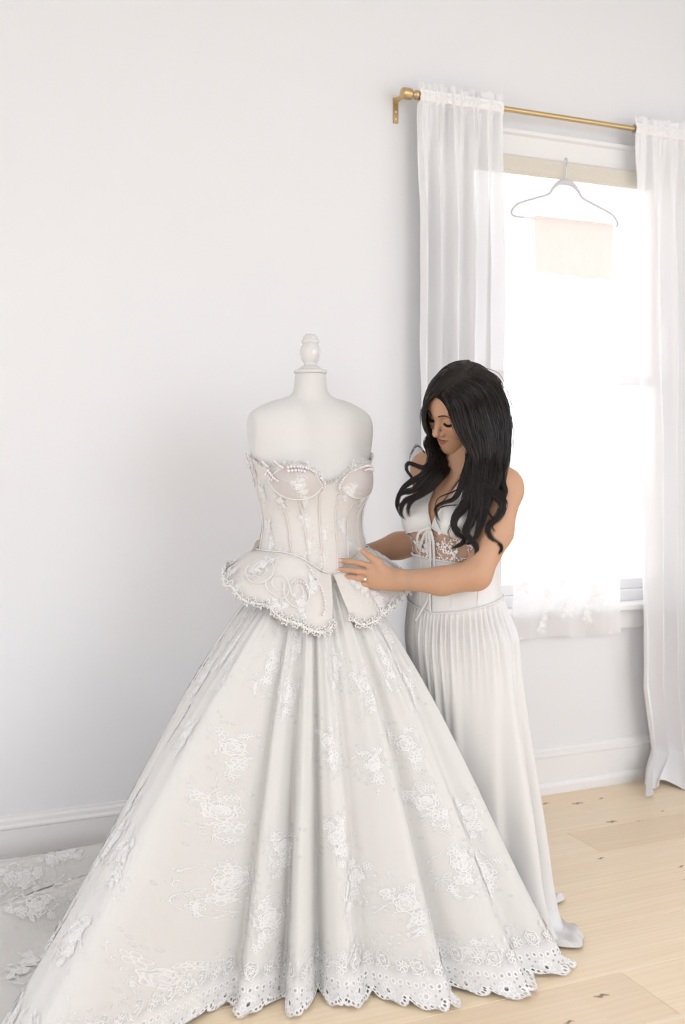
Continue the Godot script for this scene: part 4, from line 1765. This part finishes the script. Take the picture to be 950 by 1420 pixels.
# strands spread between neighbouring guides of a sheet
func strands(mb: MB, guides: Array, count: int, spread: float, thick: float, wave := 0.002, m := 28, close := 0.45, push := 1.0) -> void:
	var g := []
	for q in guides:
		var line := spline(q, m)
		for k in m:
			for e in 60:
				if field(cap_bones, cap_turn * line[k]) > 0.005:
					break
				line[k].z += 0.004 if push > 0.0 else -0.004
		g.append(line)
	for s in count:
		var u := rng.randf() * (g.size() - 1)
		var i := mini(int(u), g.size() - 2) if g.size() > 1 else 0
		var f := u - i
		var jit := Vector3(rng.randfn(), rng.randfn(), rng.randfn()) * 0.5 * spread
		var ph := rng.randf() * TAU
		var stop := rng.randf_range(0.80, 1.0)
		var c := PackedVector3Array()
		var r := PackedFloat32Array()
		for k in m:
			var t := float(k) / (m - 1)
			var tt := t * stop
			var x := tt * (m - 1)
			var j := mini(int(x), m - 2)
			var fx := x - j
			var a: Vector3 = g[i][j].lerp(g[i][j + 1], fx)
			if g.size() > 1:
				a = a.lerp(g[i + 1][j].lerp(g[i + 1][j + 1], fx), f)
			var env := smoothstep(0.0, 0.18, t) * (1.0 - close * smoothstep(0.25, 1.0, t))
			a += jit * env
			a += Vector3(sin(t * 15.0 + ph), 0.4 * cos(t * 13.0 + ph), cos(t * 14.0 + ph * 1.3)) * wave * env
			c.append(a)
			r.append(thick * (1.0 - 0.85 * pow(t, 3.0)) * (0.5 + 0.5 * smoothstep(0.0, 0.08, t)))
		mb.tube(c, r, 3, false)


var cap_bones := []
var cap_turn := Transform3D()


func build_hair(o: Node3D, hf: Transform3D) -> void:
	var mb := MB.new()
	var cap := [
		bone(Vector3(0, 0.024, -0.034), Vector3(0, 0.030, 0.010), 0.095, 0.090, 0.02, Vector3(1, 0, 0), 1.08),
		bone(Vector3(0, -0.05, -0.05), Vector3(0, -0.09, -0.05), 0.075, 0.06, 0.04),
	]
	# cut the cap open over the face
	cap.append(bone(Vector3(0, -0.055, 0.115), Vector3(0, 0.028, 0.125), 0.075, 0.060, 0.006, Vector3(1, 0, 0), 1.0, 1))
	nets(mb, cap, 0.005, hf)
	cap_bones = cap
	cap_turn = hf.affine_inverse()
	var hair := part("hair", mb, M.hair_deep, o, "long dark brown wavy hair")
	mb = MB.new()
	# near side: from the parting over the side of the head and down over the chest and arm
	var near := [
		path([[611, 548, 0.085], [623, 562, 0.105], [630, 582, 0.118], [638, 602, 0.125], [650, 622, 0.13], [656, 640, 0.135], [649, 664, 0.135]]),
		path([[613, 541, 0.08], [634, 558, 0.115], [642, 585, 0.13], [650, 610, 0.137], [659, 632, 0.14], [660, 656, 0.14], [650, 684, 0.145]]),
		path([[620, 534, 0.07], [646, 556, 0.12], [656, 590, 0.137], [664, 620, 0.142], [668, 648, 0.14], [664, 684, 0.145]]),
		path([[630, 526, 0.06], [661, 552, 0.115], [674, 590, 0.13], [680, 622, 0.135], [679, 655, 0.135], [674, 692, 0.15]]),
		path([[640, 519, 0.045], [676, 546, 0.09], [691, 588, 0.105], [694, 622, 0.105], [692, 652, 0.12], [686, 690, 0.155]]),
		path([[650, 513, 0.02], [688, 540, 0.045], [703, 582, 0.055], [705, 620, 0.055], [702, 648, 0.08], [697, 676, 0.145], [694, 700, 0.155]]),
		path([[656, 509, -0.01], [690, 535, 0.0], [703, 580, 0.0], [704, 620, 0.0], [702, 645, 0.03], [700, 668, 0.08]]),
	]
	strands(mb, near, 3600, 0.009, 0.0009, 0.0010, 24)
	strands(mb, near, 900, 0.014, 0.0008, 0.0016, 24)
	part("near_side_lock", mb, M.hair, hair)
	# the lengths fall in rolled curls
	var locks := [
		[path([[650, 614, 0.095], [652, 636, 0.125], [646, 655, 0.138], [639, 677, 0.142], [630, 692, 0.146], [613, 698, 0.145], [604, 705, 0.143], [606, 715, 0.143], [610, 724, 0.145]]), 0.010, 130],
		[path([[654, 614, 0.098], [656, 644, 0.128], [653, 671, 0.142], [646, 697, 0.15], [633, 715, 0.155], [629, 726, 0.158], [634, 739, 0.164], [644, 746, 0.168], [641, 754, 0.17], [624, 761, 0.166]]), 0.015, 260],
		[path([[662, 614, 0.100], [663, 644, 0.132], [660, 676, 0.146], [658, 704, 0.156], [651, 726, 0.165], [645, 737, 0.170], [651, 747, 0.175], [660, 757, 0.178], [661, 768, 0.178], [652, 777, 0.174], [636, 781, 0.168]]), 0.016, 300],
		[path([[672, 614, 0.100], [674, 644, 0.132], [670, 675, 0.148], [667, 704, 0.158], [665, 727, 0.168], [660, 744, 0.175], [650, 754, 0.176], [643, 752, 0.174]]), 0.017, 300],
		[path([[684, 614, 0.090], [686, 640, 0.122], [682, 668, 0.146], [678, 696, 0.158], [672, 716, 0.168], [668, 732, 0.172]]), 0.014, 220],
		[path([[652, 630, 0.102], [653, 656, 0.134], [660, 669, 0.15], [680, 681, 0.158], [695, 692, 0.165], [697, 704, 0.169], [690, 718, 0.173], [679, 727, 0.176], [676, 737, 0.179], [683, 748, 0.181], [695, 757, 0.181], [694, 765, 0.181], [679, 773, 0.178]]), 0.012, 240],
		[path([[694, 614, 0.060], [697, 644, 0.102], [697, 667, 0.145], [701, 681, 0.155], [697, 694, 0.16], [691, 702, 0.162]]), 0.012, 170],
		[path([[658, 622, 0.102], [653, 640, 0.132], [652, 654, 0.146], [664, 662, 0.150], [680, 665, 0.152], [690, 672, 0.155]]), 0.006, 90],
		[path([[676, 622, 0.105], [688, 640, 0.132], [692, 662, 0.15], [683, 684, 0.158], [676, 702, 0.166], [681, 716, 0.172], [690, 722, 0.175]]), 0.009, 130],
	]
	for q in locks:
		mb = MB.new()
		strands(mb, [q[0]], int(q[2] * 1.25), q[1], 0.0009, 0.0009, 40, 0.68)
		part("curled_lock", mb, M.hair, hair)
	# back of the head
	mb = MB.new()
	var rear := [
		path([[650, 513, 0.0], [690, 540, -0.04], [704, 580, -0.06], [702, 620, -0.06], [698, 660, -0.04]]),
		path([[654, 510, -0.02], [675, 530, -0.08], [690, 580, -0.11], [690, 630, -0.10], [688, 670, -0.07]]),
		path([[650, 510, -0.04], [655, 525, -0.10], [665, 580, -0.13], [665, 630, -0.12], [660, 670, -0.09]]),
		path([[640, 515, -0.05], [625, 535, -0.11], [625, 580, -0.12], [630, 630, -0.11], [630, 665, -0.09]]),
	]
	strands(mb, rear, 900, 0.014, 0.0012, 0.0012, 20, 0.3, -1.0)
	part("back_lock", mb, M.hair, hair)
	# far side: over the temple, and from behind the jaw forward over the far shoulder in curls
	mb = MB.new()
	var far := [
		path([[612, 542, 0.08], [601, 549, 0.085], [592, 560, 0.075], [588.5, 575, 0.07], [588.5, 588, 0.068], [592, 597, 0.066]]),
		path([[618, 536, 0.08], [604, 543, 0.08], [593, 555, 0.065], [587.5, 572, 0.05], [588, 590, 0.04], [593, 602, 0.03]]),
		path([[628, 528, 0.06], [612, 533, 0.06], [597, 547, 0.04], [589, 570, 0.02], [590, 595, 0.0], [597, 610, -0.01]]),
		path([[640, 519, 0.04], [630, 517, 0.03], [612, 526, 0.0], [597, 548, -0.02], [591, 575, -0.03], [598, 610, -0.03]]),
		path([[646, 515, 0.03], [637, 511, 0.01], [618, 518, -0.02], [600, 540, -0.04], [593, 570, -0.05], [602, 612, -0.04]]),
		path([[653, 511, 0.01], [645, 501, -0.01], [622, 507, -0.03], [602, 526, -0.04], [590, 548, -0.04], [588, 575, -0.04], [600, 612, -0.05]]),
	]
	strands(mb, far, 1500, 0.005, 0.0009, 0.0008, 22, 0.3)
	part("far_side_lock", mb, M.hair, hair)
	var far_locks := [
		[path([[600, 598, -0.03], [598, 620, 0.0], [600, 638, 0.03], [590, 649, 0.045], [576, 645, 0.05], [566, 642, 0.05], [564, 652, 0.052], [571, 662, 0.055], [574, 676, 0.056]]), 0.008, 130],
		[path([[606, 600, -0.04], [606, 628, 0.0], [600, 652, 0.04], [586, 668, 0.06], [574, 680, 0.066], [562, 682, 0.066], [553, 687, 0.066], [552, 699, 0.066], [559, 706, 0.066]]), 0.012, 230],
		[path([[610, 600, -0.10], [611, 628, -0.03], [606, 655, 0.045], [590, 678, 0.07], [577, 688, 0.072], [565, 692, 0.072], [557, 701, 0.07], [556, 713, 0.068], [562, 720, 0.068]]), 0.014, 260],
		[path([[618, 604, -0.11], [619, 636, -0.03], [612, 658, 0.055], [597, 677, 0.075], [583, 687, 0.078], [572, 694, 0.076], [566, 705, 0.074], [568, 717, 0.072]]), 0.013, 240],
		[path([[624, 606, -0.11], [625, 639, -0.03], [617, 657, 0.055], [602, 673, 0.078], [588, 683, 0.08], [578, 687, 0.08]]), 0.009, 170],
		[path([[608, 598, -0.05], [602, 622, -0.01], [596, 644, 0.03], [585, 660, 0.05], [570, 668, 0.055], [560, 676, 0.055], [553, 688, 0.055], [550, 700, 0.056], [555, 716, 0.058]]), 0.010, 170],
		[path([[600, 600, -0.05], [592, 614, -0.02], [595, 628, 0.0], [597, 644, 0.02], [588, 658, 0.04], [578, 668, 0.05]]), 0.007, 110],
	]
	for q in far_locks:
		mb = MB.new()
		strands(mb, [q[0]], int(q[2] * 1.5), q[1] * 1.1, 0.0009, 0.0010, 36, 0.62)
		part("curled_lock", mb, M.hair, hair)
	# loose wisps
	for q in [
		path([[590, 630, 0.02], [578, 618, 0.03], [569, 632, 0.03], [567, 645, 0.03]]),
		path([[648, 650, 0.13], [632, 672, 0.135], [616, 694, 0.14], [605, 706, 0.14], [603, 722, 0.14]]),
		path([[650, 668, 0.135], [630, 682, 0.14], [610, 690, 0.14], [604, 700, 0.14], [606, 716, 0.14]]),
		path([[636, 700, 0.145], [620, 700, 0.145], [606, 706, 0.14], [605, 720, 0.14], [613, 738, 0.145]]),
		path([[680, 724, 0.175], [686, 736, 0.178], [700, 740, 0.178]]),
		path([[640, 738, 0.165], [628, 728, 0.16], [622, 740, 0.16], [632, 755, 0.165]]),
		path([[700, 660, 0.12], [706, 680, 0.14], [700, 692, 0.15]]),
		path([[594, 556, 0.07], [585, 570, 0.06], [584, 590, 0.05]]),
	]:
		mb = MB.new()
		strands(mb, [q], 6, 0.005, 0.0007, 0.001)
		stuff(part("wisp", mb, M.hair, hair))


func torso_axis(y: float) -> Vector3:
	var t := [[0.85, W(634, 880, -0.01)], [0.95, W(634, 850, -0.01)], [1.05, W(632, 800, 0)], [1.13, W(633, 745, 0)], [1.25, W(640, 690, -0.02)]]
	var x := []
	var z := []
	for q in t:
		x.append([q[1].y, q[1].x])
		z.append([q[1].y, q[1].z])
	return Vector3(table(x, y), y, table(z, y))


func torso_point(deg: float, y: float, off: float) -> Vector3:       # 0 = straight ahead of her, positive to her left (towards the lens)
	var a := deg_to_rad(deg)
	var dir := side_dir * sin(a) + face_dir * cos(a)
	var c := torso_axis(y)
	return c + dir * around(torso, c, dir, off, 0.28)


const WAIST := [[-180, 0.955], [-90, 0.945], [-40, 0.92], [0, 0.905], [40, 0.915], [90, 0.945], [180, 0.965]]


func build_slip(o: Node3D) -> void:
	var waist := func(d: float) -> float: return table(WAIST, d)
	var under := func(d: float) -> float: return table([[-180, 1.07], [-60, 1.065], [0, 1.058], [60, 1.045], [180, 1.07]], d)
	var sheet := func(a0: float, a1: float, na: int, nv: int, off: float, top: Callable, low: Callable, tile: float) -> MB:
		var p := PackedVector3Array()
		var t := PackedVector2Array()
		for j in nv:
			for i in na:
				var deg := lerpf(a0, a1, float(i) / (na - 1))
				var y: float = lerpf(top.call(deg), low.call(deg), float(j) / (nv - 1))
				p.append(torso_point(deg, y, off))
				t.append(Vector2(deg_to_rad(deg) * 0.13, -y) / tile)
		var q := MB.new()
		q.grid(p, na, nv, t)
		return q
	# waist panel of satin
	var slip := part("slip_dress", sheet.call(-180.0, 180.0, 97, 16, 0.0075, under, waist, 0.3), M.satin, o, "white satin slip dress with a lace midriff")
	for d in [-34.0, 34.0, 74.0]:
		var mb := MB.new()
		var c := []
		for j in 7:
			c.append(torso_point(d * lerpf(1.0, 0.8, j / 6.0), lerpf(1.08, 0.925, j / 6.0), 0.0078))
		mb.tube(spline(c, 16), arr([0.0016, 0.0016, 0.0016, 0.0016, 0.0016, 0.0016, 0.0016, 0.0016, 0.0016, 0.0016, 0.0016, 0.0016, 0.0016, 0.0016, 0.0016, 0.0016]), 6)
		part("seam", mb, M.satin, slip)
	# lace midriff between cups and satin
	var lace_top := func(d: float) -> float: return table([[-180, 1.12], [-70, 1.12], [-15, 1.147], [0, 1.155], [20, 1.142], [70, 1.10], [180, 1.12]], d)
	part("lace_midriff", sheet.call(-95.0, 95.0, 61, 10, 0.006, lace_top, under, 0.11), M.slip_lace, slip)
	var mbt := MB.new()
	var line := []
	for i in 33:
		line.append(torso_point(lerpf(-110, 110, i / 32.0), under.call(lerpf(-110, 110, i / 32.0)), 0.009))
	var rr := PackedFloat32Array()
	rr.resize(90)
	rr.fill(0.0030)
	mbt.tube(spline(line, 90), rr, 6)
	part("lace_edging", mbt, M.satin, slip)
	# cups: each rises from the lace to a strap; the inner edges make the V
	for s in [-1.0, 1.0]:
		var p := PackedVector3Array()
		var nv := 20
		var nu := 22
		for j in nv:
			var v := float(j) / (nv - 1)
			for i in nu:
				var u := float(i) / (nu - 1)
				var inner := lerpf(1.0, 26.0, v)
				var outer := lerpf(72.0, 36.0, pow(v, 1.3))
				var deg: float = s * lerpf(inner, outer, u)
				var y0: float = lace_top.call(deg) - 0.004
				var y1 := 1.262
				p.append(torso_point(deg, lerpf(y0, y1, v), 0.0065))
		var mb := MB.new()
		mb.grid(p, nu, nv, PackedVector2Array(), false, s > 0)
		var cup := part("cup", mb, M.satin, slip)
		for e in [0, nu - 1]:
			mb = MB.new()
			var c := []
			for j in nv:
				c.append(p[j * nu + e])
			rr.resize(40)
			rr.fill(0.0028)
			mb.tube(spline(c, 40), rr, 6)
			part("piping", mb, M.satin, cup)
		mb = MB.new()
		var c := []
		for i in nu:
			c.append(p[i] + face_dir * 0.001)
		rr.fill(0.0026)
		mb.tube(spline(c, 40), rr, 6)
		part("piping", mb, M.satin, cup)
		mb = MB.new()
		var mid: Vector3 = p[(nv - 1) * nu + nu / 2]
		var shoulder := W(688, 654, 0.06) if s > 0 else W(606, 637, -0.10)
		var back := W(690, 700, -0.06) if s > 0 else W(640, 690, -0.16)
		mb.tube(spline([mid, mid.lerp(shoulder, 0.5) + face_dir * 0.02, shoulder + Vector3(0, 0.006, 0), back], 24), arr([0.004, 0.0035, 0.003, 0.0028, 0.0028, 0.0028, 0.0028, 0.0028, 0.0028, 0.0028, 0.0028, 0.0028, 0.0028, 0.0028, 0.0028, 0.0028, 0.0028, 0.0028, 0.0028, 0.0028, 0.0028, 0.0028, 0.0028, 0.0028]), 6)
		part("strap", mb, M.satin, slip)
	# bow under the V: two loops and two tails
	var knot := torso_point(-2, 1.148, 0.014)
	var bow := MB.new()
	bow.ball(knot, 0.007, 6)
	var bw := part("ribbon_bow", bow, M.satin, slip)
	var rib := func(pts: Array, wd: float) -> void:
		var c := spline(pts, 22)
		var p := PackedVector3Array()
		for k in 22:
			var dir := (c[mini(k + 1, 21)] - c[maxi(k - 1, 0)]).normalized()
			var sd := dir.cross(face_dir).normalized()
			for i in 5:
				var u := i / 4.0 - 0.5
				p.append(c[k] + sd * u * wd + face_dir * (0.0015 * cos(u * PI)))
		var q := MB.new()
		q.grid(p, 5, 22)
		part("ribbon", q, M.satin, bw)
	var at := func(d: float, y: float, off: float) -> Vector3: return torso_point(d, y, off)
	rib.call([knot, at.call(-14, 1.14, 0.02), at.call(-25, 1.115, 0.018), at.call(-30, 1.085, 0.014), at.call(-24, 1.10, 0.016), at.call(-12, 1.13, 0.017), knot], 0.008)
	rib.call([knot, at.call(-6, 1.135, 0.02), at.call(-12, 1.105, 0.018), at.call(-14, 1.075, 0.014), at.call(-8, 1.10, 0.016), at.call(-4, 1.13, 0.017), knot], 0.008)
	rib.call([knot, at.call(-4, 1.12, 0.016), at.call(-8, 1.05, 0.014), at.call(-9, 0.98, 0.012), at.call(-4, 0.91, 0.014)], 0.009)
	rib.call([knot, at.call(2, 1.12, 0.015), at.call(-1, 1.06, 0.013), at.call(0, 0.99, 0.012), at.call(-14, 0.93, 0.013), at.call(-24, 0.88, 0.03)], 0.009)
	# skirt: gathered at the waist, falling to the floor, its hem trailing to the right
	var nu := 481
	var nv := 60
	var p := PackedVector3Array()
	var hem_c := Vector3((655.0 - 475.0) * BRIDE_Z / F - bx0, 0, -0.03)
	for j in nv:
		var v := float(j) / (nv - 1)
		for i in nu:
			var deg := -180.0 + 360.0 * i / (nu - 1)
			var a := deg_to_rad(deg)
			var dir := side_dir * sin(a) + face_dir * cos(a)
			var top := torso_point_cached(deg)
			var ctop := Vector3(torso_axis(top.y).x, 0, torso_axis(top.y).z)
			var r0 := (Vector3(top.x, 0, top.z) - ctop).length()
			var vv := minf(v / 0.9, 1.0)
			var y := lerpf(top.y, 0.012, vv)
			var t := (top.y - y) / top.y
			var c := ctop.lerp(hem_c, smoothstep(0.0, 1.0, t))
			# the gown presses the slip flat on the side that faces it
			var pressed := smoothstep(0.35, -0.35, dir.x - 0.55 * dir.z + 0.15)
			var r := r0 + 0.030 * smoothstep(0.0, 0.14, t) * (1.0 - 0.6 * pressed) + lerpf(0.062, -0.04, pressed) * t
			# folds: many fine gathers at the seam, fewer deep ones below
			var ph := a * 9.0 + 1.1 * sin(a * 3.0 + 1.0) + 0.9 * sin(a * 4.0)
			r += (0.55 * cos(ph) - 0.5 * pow(absf(sin(ph * 0.5)), 5.0)) * (0.003 + 0.038 * smoothstep(0.08, 0.9, t)) * (1.0 - 0.6 * pressed)
			r += 0.0050 * sin(a * 54.0 + 2.0 * sin(a * 5.0)) * smoothstep(0.0, 0.03, t) * (1.0 - smoothstep(0.05, 0.3, t))
			r += 0.003 * sin(a * 23.0 + 2.0 * sin(a * 4.0) + t * 3.0) * smoothstep(0.02, 0.1, t) * (1.0 - 0.6 * t)
			var q := c + dir * r
			q.y = y
			# trailing hem: two tongues on the floor, in the lens's frame at about 62 and 108 degrees
			if v > 0.72:
				var la := rad_to_deg(atan2(dir.x, dir.z))
				var w := (v - 0.72) / 0.28
				var tongue := 0.13 * exp(-pow((la - 56.0) / 10.0, 2.0)) + 0.10 * exp(-pow((la - 108.0) / 10.0, 2.0)) + 0.02
				q += dir * tongue * w * w * (1.0 if w > 0.0 else 0.0)
				q.y = maxf(q.y * (1.0 - 0.3 * w), 0.006) + 0.012 * smoothstep(0.75, 0.95, w) * (1.0 - smoothstep(0.95, 1.0, w)) * (1.0 + 0.5 * sin(deg * 0.6))
			p.append(q)
	var sk := MB.new()
	sk.grid(p, nu, nv, PackedVector2Array(), true)
	part("skirt", sk, M.satin, slip)
	var wl := []
	for i in 49:
		var deg := -180.0 + 360.0 * i / 48
		wl.append(torso_point(deg, table(WAIST, deg), 0.010))
	rr.resize(120)
	rr.fill(0.0034)
	sk = MB.new()
	sk.tube(spline(wl, 120), rr, 6, false)
	part("waist_seam", sk, M.satin, slip)


var cache := {}


func torso_point_cached(deg: float) -> Vector3:
	if not cache.has(deg):
		cache[deg] = torso_point(deg, table(WAIST, deg), 0.0085)
	return cache[deg]


# ---------------------------------------------------------------- everything
func _ready() -> void:
	rng.seed = 7
	# the camera
	var cam := Camera3D.new()
	cam.name = "camera"
	add_child(cam)
	cam.position = EYE
	cam.rotation_degrees.y = YAW
	var near := 0.05
	var lens := CameraAttributesPhysical.new()
	lens.frustum_focal_length = 36.0
	lens.frustum_focus_distance = 2.95
	lens.exposure_aperture = 2.8
	cam.attributes = lens
	cam.set_frustum(near * 1420.0 / F, Vector2(0, -near * 71.0 / F), near, 100.0)
	cam.current = true
	# daylight: an even, bright, slightly warm overcast sky
	var sky := Sky.new()
	var sm := ProceduralSkyMaterial.new()
	sm.sky_top_color = rgb8(241, 242, 248)
	sm.sky_horizon_color = rgb8(253, 252, 255)
	sm.ground_bottom_color = rgb8(200, 198, 194)
	sm.ground_horizon_color = rgb8(250, 248, 246)
	sky.sky_material = sm
	var env := Environment.new()
	env.background_mode = Environment.BG_SKY
	env.sky = sky
	env.background_energy_multiplier = 8.0
	env.tonemap_mode = Environment.TONE_MAPPER_LINEAR
	env.tonemap_exposure = 0.38
	env.sdfgi_enabled = true
	env.ssao_enabled = true
	env.ssil_enabled = true
	var we := WorldEnvironment.new()
	we.name = "daylight"
	we.environment = env
	add_child(we)
	# daylight through the tall windows behind and beside the photographer
	for q in [[Vector3(-1.45, 1.4, RZ1 - 0.02), Vector2(1.5, 2.4), 0.0, 3.0], [Vector3(2.7, 2.1, RZ1 - 0.02), Vector2(2.8, 2.4), 0.0, 10.0], [Vector3(RX0 + 0.02, 1.2, 2.2), Vector2(2.4, 2.0), -90.0, 2.0], [Vector3(RX1 - 0.02, 1.75, 3.4), Vector2(2.0, 2.5), 90.0, 2.0]]:
		var l := AreaLight3D.new()
		l.name = numbered("window_daylight")
		add_child(l)
		l.position = q[0]
		l.rotation_degrees.y = q[2]
		l.area_size = q[1]
		l.area_normalize_energy = true
		l.light_energy = q[3]
		l.light_color = Color(0.93, 0.96, 1.0)
		l.shadow_enabled = true
		l.area_range = 14.0
		l.area_attenuation = 2.0
	make_textures()
	make_materials()
	build_room()
	build_window_things()
	build_form()
	build_gown()
	build_bride()
